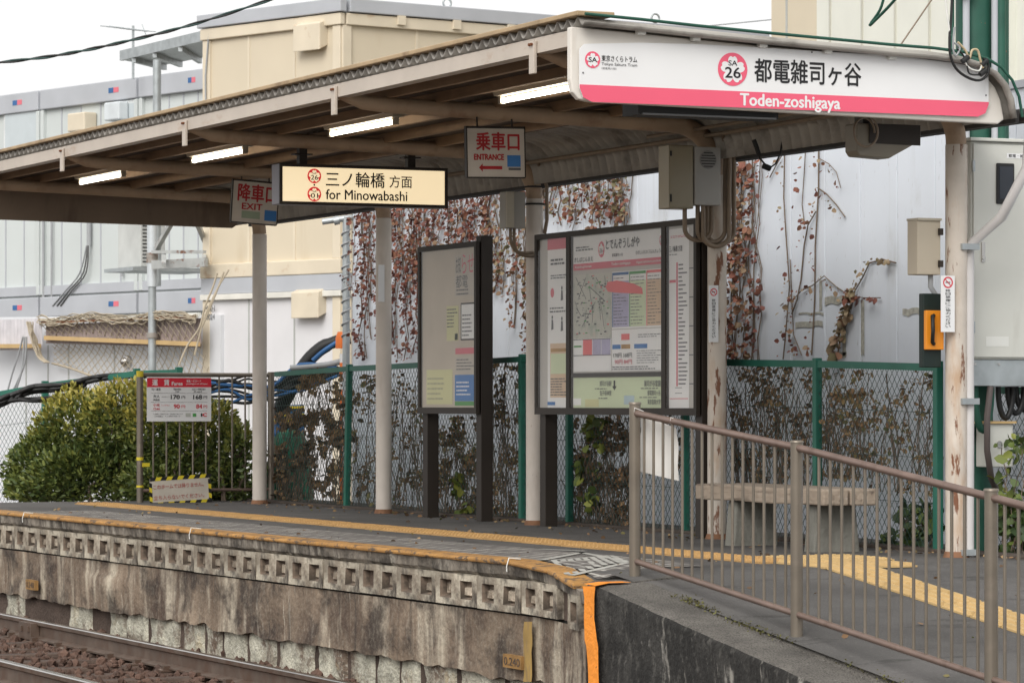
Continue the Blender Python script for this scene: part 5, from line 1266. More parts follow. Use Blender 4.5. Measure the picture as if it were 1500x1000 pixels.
def bc(x, y, Z): return PZ(x, y, Z)
bl = []
for (x, y, rx, rz_, Z) in ((70, 690, 60, 60, 33.6), (120, 650, 75, 78, 33.6), (185, 640, 70, 82, 33.4), (240, 640, 60, 70, 33.2), (300, 660, 62, 75, 33.0), (345, 680, 40, 60, 32.8), (150, 700, 120, 50, 33.3), (270, 710, 100, 40, 33.0), (60, 720, 50, 30, 33.4)):
    p = bc(x, y, Z); s_ = Z / F; bl.append((p.x, p.y, p.z, rx * s_, .42, rz_ * s_))
bush('rounded evergreen bush with yellow green tips at the platform end', (bc(180, 740, 33.3).x, bc(180, 740, 33.3).y, -.05), bl, 32000, (.04, .075))

UE = 30.62
pe0, pe1 = Pu(205, 735, UE), Pu(397, 737, UE)
t = Thing('end_fence', 'bronze bar fence closing the far platform end in front of the bush', 'fence', ((pe0.x + pe1.x) / 2, UE, 0))
zt_ = Pu(300, 549, UE).z; zb_ = Pu(300, 686, UE).z + .0
for p in (pe0, pe1):
    mb = MB(); mb.tube([(p.x, UE, -.03), (p.x, UE, zt_ + .03)], .031, 16); t.part('post', mb, M_railp)
mb = MB(); mb.tube([(pe0.x, UE, zt_), (pe1.x, UE, zt_)], .02, 12); t.part('top_rail', mb, M_railp)
mb = MB(); mb.tube([(pe0.x, UE, .11), (pe1.x, UE, .11)], .016, 10); t.part('bottom_rail', mb, M_railb)
for k in range(1, 10):
    x = pe0.x + (pe1.x - pe0.x) * k / 10; mb = MB(); mb.tube([(x, UE, .11), (x, UE, zt_)], .009, 8); t.part('upright_bar', mb, M_railp)
for (z0_, z1_) in ((zt_ - .02, zt_ + .035), (.39, .42), (.14, .16)):
    mb = MB(); mb.tube([(pe0.x, UE, z0_), (pe0.x, UE, z1_)], .034, 12); t.part('striped_tape', mb, M_tape_y)
mb = MB(); p = Pu(211, 680, UE); mb.box((p.x - .03, UE - .045, p.z - .02), (p.x + .04, UE - .035, p.z + .015)); mb2 = mb; t.part('tape_end', mb, M_tape_y)
# fare sign
uf = UE - .05
def q(x, y): p = Pu(x, y, uf); return (p.x, p.z)
a = q(215, 617); b = q(309, 552)
t = Thing('fare_sign', 'white fare table with red header hung on the end fence', 'sign', (a[0], uf, a[1])); fc = Face((a[0], uf, a[1]), (1, 0, 0), (0, 0, 1)); W, H = b[0] - a[0], b[1] - a[1]
mb = MB(); fc.rect(mb, 0, 0, W, H, 0, .006); t.part('panel', mb, M_signw)
mb = MB(); fc.rect(mb, 0, H * .77, W, H * .975, .0065, .001); o = t.part('red_header', mb, M_red)
def ft_(s_, x0, x1, y0, y1, m, bold=.01, d=.0085, par=None):
    mb = MB(); fc.text(mb, s_, W * x0, H * y0, W * x1, H * y1, d, bold); t.part('lettering', mb, m, par)
ft_('運', .08, .165, .805, .94, M_signw, .02); ft_('賃', .26, .345, .805, .94, M_signw, .02); ft_('Fares', .385, .55, .81, .89, M_signw, .03); ft_('現金・ICカード', .61, .84, .88, .935, M_signw, .01); ft_('passengers on all buses', .61, .94, .82, .865, M_signw, .01)
ft_('均一運賃', .07, .21, .695, .745, M_ink, .01); ft_('現金の場合', .41, .53, .70, .745, M_ink, .008); ft_('Cash', .44, .50, .655, .69, M_ink, .01); ft_('ICカード利用の場合', .70, .91, .70, .745, M_ink, .008); ft_('IC card', .73, .85, .655, .69, M_ink, .01)
ft_('大人', .095, .195, .53, .60, M_ink, .02); ft_('Adult', .095, .195, .465, .51, M_ink, .02); ft_('（中学生以上）', .225, .35, .535, .565, M_greyink, .0); ft_('170', .37, .505, .50, .595, M_ink, .03); ft_('円', .535, .59, .51, .575, M_ink, .01); ft_('168', .72, .855, .50, .595, M_ink, .03); ft_('円', .88, .935, .51, .575, M_ink, .01)
ft_('小児', .095, .195, .335, .40, M_red, .02); ft_('Child', .095, .195, .26, .305, M_red, .02); ft_('（小学生）', .225, .35, .345, .375, M_red, 0); ft_('90', .415, .505, .29, .385, M_red, .03); ft_('円', .535, .59, .30, .365, M_red, .01); ft_('84', .765, .855, .29, .385, M_red, .03); ft_('円', .88, .935, .30, .365, M_red, .01)
ft_('ＩＣ運賃は１円単位のため、現金運賃と異なります', .09, .56, .15, .18, M_ink, 0); ft_('小児運賃は、大人運賃の半額です', .11, .52, .10, .13, M_ink, 0); ft_('I', .843, .855, .11, .18, M_ink, .05); ft_('C', .87, .93, .11, .185, M_red, .06)
mb = MB(); fc.rect(mb, W * .60, H * .10, W * .68, H * .185, .0075, .0005); t.part('card_mark', mb, mat('card_grey', (.45, .46, .42), .5))
mb = MB(); fc.rect(mb, W * .71, H * .105, W * .765, H * .18, .0075, .0005); t.part('card_mark', mb, M_green)
mb = MB()
for y in (.635, .43, .235): fc.rect(mb, W * .06, H * y - .0012, W * .94, H * y + .0012, .007, .0005)
t.part('rule', mb, M_greyink)
# taped caution board on the floor
uc = UE - .14; r_ = .055; pc = Pu(264, 718, uc)
t = Thing('caution_board', 'low whitish board edged in yellow and black tape leaning on the end fence', 'sign', (pc.x, uc, 0))
fc = Face((pc.x, uc, pc.z), (math.cos(r_), 0, math.sin(r_)), (-math.sin(r_), 0, math.cos(r_))); W, H = .575, .245
mb = MB(); fc.rect(mb, -W / 2, -H / 2, W / 2, H / 2, -.012, .012); t.part('board', mb, mat('caution_board', (.52, .47, .40), .6, var=.12, vscale=6))
w_ = .034; n = 11
for side in ('t', 'b'):
    y = H / 2 - w_ * .6 if side == 't' else -H / 2 - w_ * .1 - .004
    for k in range(n):
        a_ = -W / 2 - .01 + (W + .02) * k / n; b_ = a_ + (W + .02) / n; mb = MB(); s_ = .02
        fc.poly(mb, [(a_, y), (b_, y), (b_ + s_, y + w_), (a_ + s_, y + w_)], .0012 + .0001 * (k % 2), .0008); t.part('tape_stripe', mb, M_tape_y if k % 2 else M_tape_k)
for x in (-W / 2 - .012, W / 2 - .012):
    for k in range(5):
        a_ = -H / 2 + .0 + (H - .03) * k / 5; b_ = a_ + (H - .03) / 5; mb = MB(); fc.poly(mb, [(x, a_), (x + w_ * .8, a_ - .012), (x + w_ * .8, b_ - .012), (x, b_)], .0025, .0008); t.part('tape_stripe', mb, M_tape_y if k % 2 else M_tape_k)
for s_, y in (('このホームでは降りません。', .025), ('立ち入らないでください。', -.075)):
    mb = MB(); fc.text(mb, s_, -W * .45, y, W * .40, y + .042, .003, .006); t.part('lettering', mb, mat('faded_red_ink', (.42, .10, .09), .7))
#PART4
# ================================================================== UTILITY POLE, CABINET
pv, pu_ = 11.42, 18.35
t = Thing('utility_pole', 'dark green steel utility pole with conduits behind the near post', 'pole', (pv, pu_, -.3))
mb = MB(); mb.tube([(pv, pu_, -.4), (pv, pu_, 7.5)], .115, 24); t.part('shaft', mb, M_poleg)
for (du, dv, r_, m) in ((-.10, -.12, .022, M_greyf), (-.14, .06, .022, M_greyf), (-.06, .15, .055, M_poleg), (-.02, -.17, .012, M_poleg), (-.15, .10, .03, M_poleg)):
    mb = MB(); mb.tube([(pv + dv, pu_ + du, 1.9), (pv + dv, pu_ + du, 7.4)], r_, 10); t.part('conduit', mb, m)
for z in (2.95, 3.45, 1.2, .75):
    mb = MB(); mb.tube([(pv, pu_, z - .03), (pv, pu_, z + .03)], .122, 24); mb.box((pv - .19, pu_ - .16, z - .035), (pv - .10, pu_ - .08, z + .035)); t.part('band_clamp', mb, M_poleg)
ucb = 17.98
def q(x, y): p = Pu(x, y, ucb); return (p.x, p.z)
a = q(1422, 526); b = (11.72, q(1450, 208)[1])
t = Thing('control_cabinet', 'tall grey control cabinet with dark window at the right edge', 'cabinet', (11.4, ucb, a[1]))
mb = MB(); mb.box((a[0], ucb, a[1]), (b[0], ucb + .24, b[1])); t.part('case', mb, M_cab, bev=.008)
mb = MB(); mb.box((a[0] - .02, ucb - .03, b[1] + .002), (b[0] + .02, ucb + .26, b[1] + .022)); t.part('hood', mb, M_cab, bev=.004)
fc = Face((a[0], ucb, a[1]), (1, 0, 0), (0, 0, 1)); H = b[1] - a[1]; W = b[0] - a[0]
mb = MB(); fc.rect(mb, .012, .012, W - .012, H - .014, .001, .012); o = t.part('door', mb, M_cab, bev=.004)
wx0, wz0 = fc.loc((*((q(1457, 299)[0], ucb)), q(1457, 299)[1])); wx1, wz1 = fc.loc((q(1483, 240)[0], ucb, q(1483, 240)[1]))
mb = MB(); fc.rect(mb, wx0, wz0, wx1, wz1, .0135, .012); o2 = t.part('window_frame', mb, M_black, o, bev=.006)
mb = MB(); fc.rect(mb, wx0 + .018, wz0 + .03, wx1 - .014, wz1 - .02, .026, .002); t.part('window_pane', mb, mat('dark_window', (.03, .035, .045), .08, var=0), o)
hx, hz = fc.loc((q(1438, 384)[0], ucb, q(1438, 384)[1])); mb = MB(); fc.rect(mb, hx - .012, hz, hx + .012, hz + .12, .0135, .008); fc.disc(mb, hx, hz + .025, .013, .013, .022, 14, .004); t.part('handle', mb, M_steel, o, bev=.003)
lx, lz = fc.loc((q(1473, 232)[0], ucb, q(1473, 232)[1])); mb = MB(); fc.rect(mb, lx, lz, lx + .24, lz + .03, .0135, .001); o2 = t.part('name_plate', mb, M_signw, o); mb = MB(); fc.text(mb, '都電・雑司ヶ谷', lx + .012, lz + .006, lx + .2, lz + .025, .0155, .006); t.part('lettering', mb, M_ink, o)
for hz_ in (.12, .5, .86):
    mb = MB(); fc.rect(mb, .002, H * hz_, .016, H * hz_ + .07, .013, .012); t.part('hinge', mb, M_greyp, o)
mb = MB(); fc.rect(mb, .10, H * .06, .26, H * .105, .0135, .001); t.part('sticker', mb, M_plastic, o)
for sx_ in (.03, .2, .4):
    mb = MB(); fc.disc(mb, sx_, -.03, .008, .008, .0, 10, .004); t.part('rivet', mb, M_steel)
mb = MB(); z0_ = q(1440, 565)[1]; mb.box((a[0] - .006, ucb + .01, z0_), (b[0], ucb + .22, a[1] - .002)); t.part('galvanised_skirt', mb, M_greyp, bev=.003)
for k, (x0, x1, yb, m, r_) in enumerate(((1428, 1452, 630, M_poleg, .022), (1446, 1440, 0, M_cablegr, .02), (1462, 1484, 612, M_black, .018), (1476, 1500, 605, M_black, .018), (1488, 1512, 600, M_black, .018))):
    mb = MB()
    if yb: pts = [Pu((x0 + x1) / 2 - (x1 - x0) / 2 * math.cos(math.pi * j / 14), 566 + (yb - 566) * math.sin(math.pi * j / 14), ucb + .08 + .02 * k) for j in range(15)]
    else: pts = [Pu(1451, 566, ucb + .02), Pu(1446, 610, ucb), Pu(1446, 660, ucb), Pu(1452, 700, ucb + .05), Pu(1462, 722, ucb + .2)]
    mb.tube(pts, r_, 10); t.part('cable_loop', mb, m if k != 1 else mat('brown_cable', (.10, .08, .075), .5))
t, fc, W, H = pbox('meter_box', 'small pale box with a round lock below the control cabinet', 'box', 1450, 1484, 620, 684, ucb + .06, .16, M_cab)
mb = MB(); mb.box((fc.o.x - .02, ucb + .04, fc.o.z + H), (fc.o.x + W + .012, ucb + .24, fc.o.z + H + .014)); t.part('hood', mb, M_tanwood)
mb = MB(); fc.disc(mb, W * .4, H * .52, .02, .022, .001, 20, .006); t.part('lock', mb, M_steel)
# tangled cables at the canopy corner
t = Thing('cable_tangle', 'tangle of black and beige cables hung on the canopy corner by the pole', 'cable', (10.9, UN - .08, 2.8))
uk = UN - .11
def pth(pts, u=uk): return [Pu(x, y, u + random.uniform(-.02, .02)) for x, y in pts]
def smooth(pts, n=4):
    out = []
    P = [pts[0]] + list(pts) + [pts[-1]]
    for i in range(1, len(P) - 2):
        for j in range(n):
            s_ = j / n; a, b, c, d = P[i - 1], P[i], P[i + 1], P[i + 2]
            out.append(tuple(.5 * ((2 * b[k]) + (-a[k] + c[k]) * s_ + (2 * a[k] - 5 * b[k] + 4 * c[k] - d[k]) * s_ ** 2 + (-a[k] + 3 * b[k] - 3 * c[k] + d[k]) * s_ ** 3) for k in range(len(b))))
    out.append(tuple(pts[-1])); return out
for pts, r_, m in (([(1395, -10), (1393, 30), (1391, 55), (1392, 80), (1400, 100), (1416, 113), (1434, 118), (1446, 110), (1448, 95), (1440, 86)], .008, M_black), ([(1398, 40), (1396, 70), (1400, 82), (1406, 70), (1396, 62)], .006, M_cablegr),
                   ([(1384, -10), (1387, 20), (1392, 52)], .006, M_plastic), ([(1403, 62), (1414, 74), (1420, 86), (1424, 74), (1432, 74), (1436, 88), (1440, 100)], .007, mat('beige_cable', (.48, .38, .24), .5)), ([(1412, 88), (1420, 100), (1434, 104), (1438, 96)], .005, M_plastic),
                   ([(1402, 72), (1410, 80), (1416, 92), (1420, 108), (1436, 110)], .005, M_black)):
    mb = MB(); mb.tube([Pu(x, y, uk + .01 * k) for k, (x, y) in enumerate([(a, b) for a, b in smooth(pts)])][:], r_, 6) if False else mb.tube([Pu(x, y, uk) for x, y in smooth(pts)], r_, 6); t.part('cable', mb, m)
for (x, y) in ((1414, 87), (1442, 92), (1440, 106)):
    p = Pu(x, y, uk); mb = MB(); mb.tube([p + Vector((-.02, 0, -.015)), p + Vector((.02, 0, .015))], .016, 8); t.part('splice', mb, M_black)
# wires above the right end
mb = MB(); mb.tube([Pv(x, y, 13.5) for x, y in smooth([(1296, -8), (1289, 15), (1274, 37), (1284, 28), (1300, 12), (1316, -6)])], .012, 6); single('drop_wire', mb, M_poleg, 'green looped wire end hanging in front of the ivory building', 'wire', Pv(1274, 37, 13.5))
mb = MB(); mb.tube([Pu(1318, 68, 18.2), Pu(1366, -2, 18.2)], .005, 6); single('stay_wire', mb, M_cablebr, 'thin straight stay wire rising from the canopy to the utility pole', 'wire', Pu(1318, 68, 18.2))
mb = MB(); pts = smooth([(-30, 95, 0), (80, 82, 0), (180, 62, 0), (290, 34, 0), (420, -8, 0)], 10)
def twist(ph): return [PZ(x, y, 28) + Vector((0, .008 * math.cos(i * .9 + ph), .008 * math.sin(i * .9 + ph))) for i, (x, y, _) in enumerate(pts)]
t = Thing('overhead_cable', 'twisted dark overhead cable crossing the top left sky', 'cable', PZ(-30, 95, 28))
mb = MB(); mb.tube(twist(0), .009, 6); t.part('strand', mb, M_black)
mb = MB(); mb.tube(twist(math.pi), .009, 6); t.part('strand', mb, mat('green_black_strand', (.02, .05, .045), .5))

# ================================================================== BUILDINGS BEHIND
def camdir(deg):      # horizontal direction, degrees right of the view axis
    a = R(deg); return Vector((math.sin(a) * CT + math.cos(a) * ST, math.cos(a) * CT - math.sin(a) * ST, 0))
UPV = Vector((0, 0, 1))
class Wall:
    """a vertical face: o at ground, d horizontal direction to the right, n towards the viewer"""
    def __init__(s, o, d, n=None):
        s.o = Vector((o[0], o[1], 0)); s.d = Vector(d).normalized(); s.n = s.d.cross(UPV)
    def p(s, a, z, dp=0): return s.o + s.d * a + s.n * dp + Vector((0, 0, z))
    def bar(s, mb, a0, a1, z0, z1, d0, d1):
        q = [s.p(a0, z0, d0), s.p(a1, z0, d0), s.p(a1, z0, d1), s.p(a0, z0, d1)]; return mb.hexa([*q, *[k + Vector((0, 0, z1 - z0)) for k in q]])
    def at(s, x, y):   # photo pixel on this face -> (a, z)
        px = (x - CX) / F; r = Vector((px * CT + ST, CT - px * ST))
        # o + d a = r t
        det = s.d.x * -r.y + r.x * s.d.y; a = (-s.o.x * -r.y - r.x * -(-s.o.y) * -1) if False else None
        M = np.array([[s.d.x, -r.x], [s.d.y, -r.y]]); a, tt = np.linalg.solve(M, np.array([-s.o.x, -s.o.y])); return float(a), HC + (HY - y) / F * float(tt)
# ---- cream prefab, two storeys
cor = PZ(500, 300, 38); dl = camdir(-44); dr = camdir(54)
WL = Wall(cor + dl * 2.37, -dl); WR = Wall(cor, dr); LR = 6.0
t = Thing('cream_site_cabin', 'two storey cream prefab site cabin behind the canopy', 'building', (cor.x, cor.y, -1))
def prism4(z0, z1, ext=0):
    a = cor + dl * (2.37 + ext) + Vector((0, 0, 0)); b = cor - dl * ext * 0; c = cor + dr * LR; d_ = a + dr * LR
    return [Vector((p.x, p.y, z0)) for p in (a, b, c, d_)] + [Vector((p.x, p.y, z1)) for p in (a, b, c, d_)]
mb = MB(); mb.hexa(prism4(2.48, 5.08)); up_ = t.part('upper_storey', mb, M_cream)
mb = MB(); mb.hexa(prism4(-1.0, 2.2)); lo_ = t.part('lower_storey', mb, mat('white_cladding', (.66, .65, .66), .5, var=.03))
mb = MB(); mb.hexa(prism4(5.2, 5.34)); rf = t.part('roof', mb, M_greyf)
for Wl, L_ in ((WL, 2.37), (WR, LR)):
    mb = MB(); Wl.bar(mb, -.03 if Wl is WL else .04, L_ + .04, 5.06, 5.19, -.02, .05); t.part('eave_trim', mb, M_creamd, rf, bev=.01)
    mb = MB(); Wl.bar(mb, -.06 if Wl is WL else .07, L_ + .07, 5.2, 5.35, -.02, .075); t.part('roof_edge', mb, M_greyf, rf, bev=.01)
    mb = MB(); Wl.bar(mb, -.03 if Wl is WL else .04, L_ + .04, 2.34, 2.5, -.02, .05); t.part('floor_beam', mb, M_creamd, up_, bev=.01)
    mb = MB(); Wl.bar(mb, -.02 if Wl is WL else .04, L_ + .05, 2.16, 2.335, -.02, .04); t.part('floor_gap', mb, M_greyf, lo_)
    mb = MB(); Wl.bar(mb, -.02 if Wl is WL else .05, L_ + .05, 2.09, 2.155, -.02, .06); t.part('lower_eave_trim', mb, mat('pale_trim', (.7, .68, .62), .5), lo_, bev=.006)
for (Wl, a0, a1) in ((WL, -.01, .12), (WL, 2.25, 2.38), (WR, .0, .12)):
    mb = MB(); Wl.bar(mb, a0, a1, 2.5, 5.06, -.02, .03); t.part('corner_post', mb, M_creamd, up_, bev=.01)
    mb = MB(); Wl.bar(mb, a0, a1, -1, 2.09, -.02, .03); t.part('corner_post', mb, M_creamd, lo_, bev=.01)
for Wl, L_, nn in ((WL, 2.37, 3), (WR, LR, 6)):
    for k in range(1, nn):
        a_ = L_ * k / nn
        mb = MB(); Wl.bar(mb, a_ - .018, a_ + .018, 2.5, 5.06, -.01, .008); t.part('panel_joint', mb, M_creamd, up_)
        mb = MB(); Wl.bar(mb, a_ - .012, a_ + .012, -1, 2.09, -.01, .006); t.part('panel_joint', mb, M_seam, lo_)
for k in range(1, 8):
    mb = MB(); a_ = LR * k / 8; WR.bar(mb, a_ - .05, a_ + .05, 5.1, 5.2, .05, .085); t.part('roof_bracket', mb, M_creamd, rf)
for (x0, x1, y0, y1) in ((441, 480, 32, 74), (438, 478, 422, 466)):
    a0, z1_ = WL.at(x0, y0); a1, z0_ = WL.at(x1, y1); mb = MB(); dpt = .12
    mb.hexa([WL.p(a0, z0_ + .06, -.01), WL.p(a1, z0_ + .06, -.01), WL.p(a1, z0_, dpt), WL.p(a0, z0_, dpt), WL.p(a0, z1_, -.01), WL.p(a1, z1_, -.01), WL.p(a1, z1_ - .05, dpt), WL.p(a0, z1_ - .05, dpt)])
    o = t.part('vent_hood', mb, M_creamd, up_ if y0 < 100 else lo_, bev=.012)
mb = MB(); a_, z_ = WL.at(310, 48); mb.tube([WL.p(a_, z_, .04), WL.p(a_ - .05, z_ - .5, .05), WL.p(a_ - .04, z_ - 1.1, .05)], .01, 6); t.part('cable', mb, M_cablegr, up_)
for x in (655, 960): 
    p = PZ(x, 5 if x < 800 else 27, 40); mb = MB(); mb.tube([p + Vector((.05 * math.cos(k * .45), 0, .05 * math.sin(k * .45))) for k in range(15)], .012, 6); t.part('lifting_ring', mb, M_greyp, rf)
for k, s_ in enumerate(('MAH', '10024')):
    a0, z1_ = WL.at(303, 448 + 12 * k); a1, z0_ = WL.at(318, 456 + 12 * k); fcw = Face(WL.p(0, 0, .034), WL.d, UPV); mb = MB(); fcw.text(mb, s_, a0, z0_, a1, z1_, 0, .01); t.part('lettering', mb, M_greyink, lo_)

# ---- grey prefab, two storeys
g0 = PZ(312, 300, 46); dg_ = camdir(-39); LG = 9.0
WG = Wall(g0 + dg_ * LG, -dg_)
def ga(x): return WG.at(x, 300)[0]
t = Thing('grey_site_cabin', 'two storey pale grey prefab site cabins behind the bush', 'building', (g0.x, g0.y, -1))
dd_ = camdir(51)
def gbox(z0, z1):
    a = g0 + dg_ * LG; b = g0; return [Vector((p.x, p.y, z0)) for p in (a, b, b + dd_ * 4, a + dd_ * 4)] + [Vector((p.x, p.y, z1)) for p in (a, b, b + dd_ * 4, a + dd_ * 4)]
mb = MB(); mb.hexa(gbox(-1, 5.1)); t.part('wall', mb, M_grey)
bounds = [0, ga(63) - 2.55, ga(63), ga(207), LG]
for zt_, zb_ in ((5.36, 5.08), (2.42, 2.14)):
    for a0, a1 in zip(bounds[:-1], bounds[1:]):
        mb = MB(); WG.bar(mb, a0 + .03, a1 - .03, zb_, zt_, -.05, .07); o = t.part('roof_beam', mb, M_greyf, bev=.012)
        if a1 - a0 > 1:
            for kk, (f0, mm) in enumerate(((.72, M_vest), (.77, M_pinkpr))):
                mb = MB(); WG.bar(mb, a0 + (a1 - a0) * f0, a0 + (a1 - a0) * (f0 + .05), zb_ + .11, zb_ + .18, .071, .074); t.part('maker_sticker', mb, mm, o)
for a_ in bounds[1:]:
    for zz0, zz1 in ((2.45, 5.07), (-1, 2.13)):
        mb = MB(); WG.bar(mb, a_ - .10, a_ - .02, zz0, zz1, -.02, .06); WG.bar(mb, a_ + .02, a_ + .10, zz0, zz1, -.02, .06); t.part('corner_post', mb, M_grey, bev=.01)['kind'] = 'stuff'
for a0, a1 in zip(bounds[:-1], bounds[1:]):
    for k in range(1, 5):
        a_ = a0 + (a1 - a0) * k / 5; mb = MB(); WG.bar(mb, a_ - .012, a_ + .012, 2.45, 5.07, -.01, .01); t.part('panel_joint', mb, M_greyf)
mb = MB(); WG.bar(mb, 0, LG, 2.45, 2.58, -.02, .05); t.part('floor_beam', mb, M_greyf)
# windows and wall units of the upper storey
for (x0, x1, y0, y1) in ((8, 60, 150, 250), (165, 203, 150, 215)):
    a0, z1_ = WG.at(x0, y0); a1, z0_ = WG.at(x1, y1); mb = MB(); WG.bar(mb, a0, a1, z0_, z1_, -.01, .03); o = t.part('window', mb, mat('window_frame_grey', (.62, .64, .64), .4), bev=.006)
    mb = MB(); WG.bar(mb, a0 + .05, a1 - .05, z0_ + .05, z1_ - .05, .031, .035); t.part('pane', mb, mat('frosted_pane', (.5, .55, .57), .15, var=.05), o)
a0, z1_ = WG.at(170, 152); a1, z0_ = WG.at(192, 176); mb = MB(); WG.bar(mb, a0, a1, z0_, z1_, .04, .2); t.part('exhaust_hood', mb, mat('pale_box', (.62, .66, .68), .5), bev=.02)
a0, z1_ = WG.at(118, 168); a1, z0_ = WG.at(143, 192); mb = MB(); WG.bar(mb, a0, a1, z0_, z1_, .01, .22); t.part('exhaust_hood', mb, M_creamd, bev=.02)
# pipes down the wall
for (x, y0, y1, r_) in ((135, 318, 360, .035), (183, 322, 405, .02), (68, 318, 440, .02), (80, 318, 455, .015)):
    a_, z1_ = WG.at(x, y0); _, z0_ = WG.at(x, y1); mb = MB(); mb.tube([WG.p(a_, z1_ + .3, .05), WG.p(a_, z0_, .05)], r_, 8); t.part('wall_pipe', mb, M_cablegr)
for dx in (0, 5, 9):
    mb = MB(); pts = [WG.at(134 + dx * .3, 360), WG.at(124 + dx, 400), WG.at(104 + dx, 425), WG.at(84 + dx * 1.3, 448)]; mb.tube([WG.p(a_, z_, .08) for a_, z_ in smooth(pts)], .011, 6); t.part('hanging_cable', mb, mat('dark_grey_cable', (.12, .12, .12), .5) if dx else M_cablegr)
# ---- walkway roof over the gap
t = Thing('walkway_roof', 'small grey metal walkway roof on a post between the cabins', 'canopy', PZ(228, 160, 41))
Zw = 41
p0, p1, p2, p3 = PZ(178, 82, Zw + 1.2), PZ(303, 52, Zw - .8), PZ(322, 74, Zw + .6), PZ(228, 92, Zw + 2.2)
mb = MB(); mb.hexa([p - Vector((0, 0, .05)) for p in (p0, p1, p2, p3)] + [p + Vector((0, 0, .03)) for p in (p0, p1, p2, p3)]); t.part('roof_deck', mb, M_greyp)
mb = MB(); mb.bar(p0, p1, .05, .12); t.part('front_beam', mb, M_greyp)
for f in (.15, .4, .7):
    mb = MB(); mb.bar(p0.lerp(p1, f) - Vector((0, 0, .08)), p3.lerp(p2, f) - Vector((0, 0, .08)), .05, .07); t.part('rafter', mb, M_greyp)
mb = MB(); q_ = PZ(230, 88, Zw); mb.tube([(q_.x, q_.y, 2.3), q_], .05, 12); t.part('post', mb, M_greyp)
# ---- television aerial
t = Thing('aerial', 'thin television aerial on the grey cabin roof', 'aerial', PZ(195, 112, 47))
mb = MB(); mb.tube([PZ(195, 116, 47), PZ(195, 38, 47)], .018, 6); t.part('mast', mb, M_greyp)
mb = MB(); mb.tube([PZ(160, 39, 47), PZ(215, 46, 46.5)], .01, 5); t.part('boom', mb, M_greyp)
for k in range(6):
    x = 164 + k * 9.5; p = PZ(x, 39.6 + k * 1.2, 47); mb = MB(); mb.tube([p - dr * .18, p + dr * .18], .006, 4); t.part('element', mb, M_greyp)
mb = MB(); mb.tube([PZ(208, 36, 46.6), PZ(214, 52, 46.5)], .008, 4); t.part('reflector', mb, M_greyp)
# ---- scaffold post and steel bracket with the air conditioner
t = Thing('scaffold_post', 'galvanised scaffold post with rusty joints in front of the grey cabin', 'post', PZ(223, 560, 40))
mb = MB(); a_, b_ = PZ(223, 600, 40), PZ(223, 310, 40); mb.tube([(a_.x, a_.y, -.95), b_], .048, 12); t.part('tube', mb, M_greyp)
mb = MB(); p = PZ(223, 420, 40); mb.tube([p, p + Vector((0, 0, .85))], .062, 12); t.part('sleeve', mb, mat('pale_sleeve', (.55, .58, .6), .45, metal=.3, var=.1))
for y in (378, 385, 495):
    p = PZ(223, y, 40); mb = MB(); mb.tube([p, p + Vector((0, 0, .06))], .068, 12); t.part('rusty_collar', mb, mat('rusty_collar', (.33, .30, .27), .6, metal=.2, var=.2, ov=[(RUST, (8, 8, 8), .48, .6, .9)]))
t = Thing('bracket_frame', 'rusty steel angle bracket shelf between scaffold post and cream cabin', 'bracket', PZ(262, 390, 40))
for (x0, y0, x1, y1, h) in ((224, 369, 300, 369, .035), (224, 388, 302, 384, .10), (229, 365, 252, 325, .05), (301, 355, 288, 325, .05), (240, 371, 240, 388, .05), (299, 369, 299, 386, .05)):
    mb = MB(); mb.bar(PZ(x0, y0, 39.9), PZ(x1, y1, 39.3), .05, h); t.part('angle_bar', mb, mat('rusty_galvanised', (.42, .43, .42), .6, metal=.2, var=.15, vscale=6, ov=[(RUST, (6, 6, 6), .56, .64, .9)]))
t = Thing('air_conditioner', 'grey air conditioner unit standing at the cabin behind the scaffold post', 'air conditioner', PZ(212, 392, 43))
p = PZ(212, 391, 43); cw = Wall((p.x, p.y), camdir(60)); mb = MB(); cw.bar(mb, -.06, .28, p.z, p.z + .62, -.7, 0); t.part('case', mb, mat('unit_grey', (.5, .51, .49), .5), bev=.015)
for k in range(12):
    mb = MB(); cw.bar(mb, -.03, .10, p.z + .06 + k * .044, p.z + .075 + k * .044, .001, .006); t.part('louvre', mb, M_dark)
mb = MB(); cw.bar(mb, -.2, .9, p.z - .05, p.z - .005, -.8, .1); t.part('shelf', mb, M_greyp)
# ---- lean-to below: corrugated sheets, net, white wall
ZL = 40.5
L0, L1 = PZ(-60, 500, ZL + 3.2), PZ(302, 500, ZL - 1.2); WLn = Wall(L0, L1 - L0); LL = Vector((L1.x - L0.x, L1.y - L0.y)).length
t = Thing('lean_to_wall', 'low white lean-to wall with clear corrugated strips and tan battens', 'wall', (L0.x, L0.y, -1))
mb = MB(); WLn.bar(mb, 0, LL, -1, 2.0, -.25, -.2); t.part('wall', mb, mat('white_wall', (.66, .67, .69), .5, var=.03))
for x in (18, 50, 80, 147):
    a_, _ = WLn.at(x, 540); mb = MB(); WLn.bar(mb, a_ - .01, a_ + .01, -1, 1.65, -.2, -.19); t.part('panel_joint', mb, M_seam)
def corr(x0, x1, yl0, yl1, yr0, yr1, d, m, name):
    a0, z0a = WLn.at(x0, yl1); _, z1a = WLn.at(x0, yl0); a1, z0b = WLn.at(x1, yr1); _, z1b = WLn.at(x1, yr0); n = int((a1 - a0) / .02); vs = []; fs = []
    for i in range(n + 1):
        f = i / n; a_ = a0 + (a1 - a0) * f; k = d + .014 * math.sin(a_ * 2 * math.pi / .085); vs += [WLn.p(a_, z0a + (z0b - z0a) * f, k), WLn.p(a_, z1a + (z1b - z1a) * f, k)]
    for i in range(n): fs.append((2 * i, 2 * i + 2, 2 * i + 3, 2 * i + 1))
    mb = MB(); mb.add(vs, fs, True); return t.part(name, mb, m)
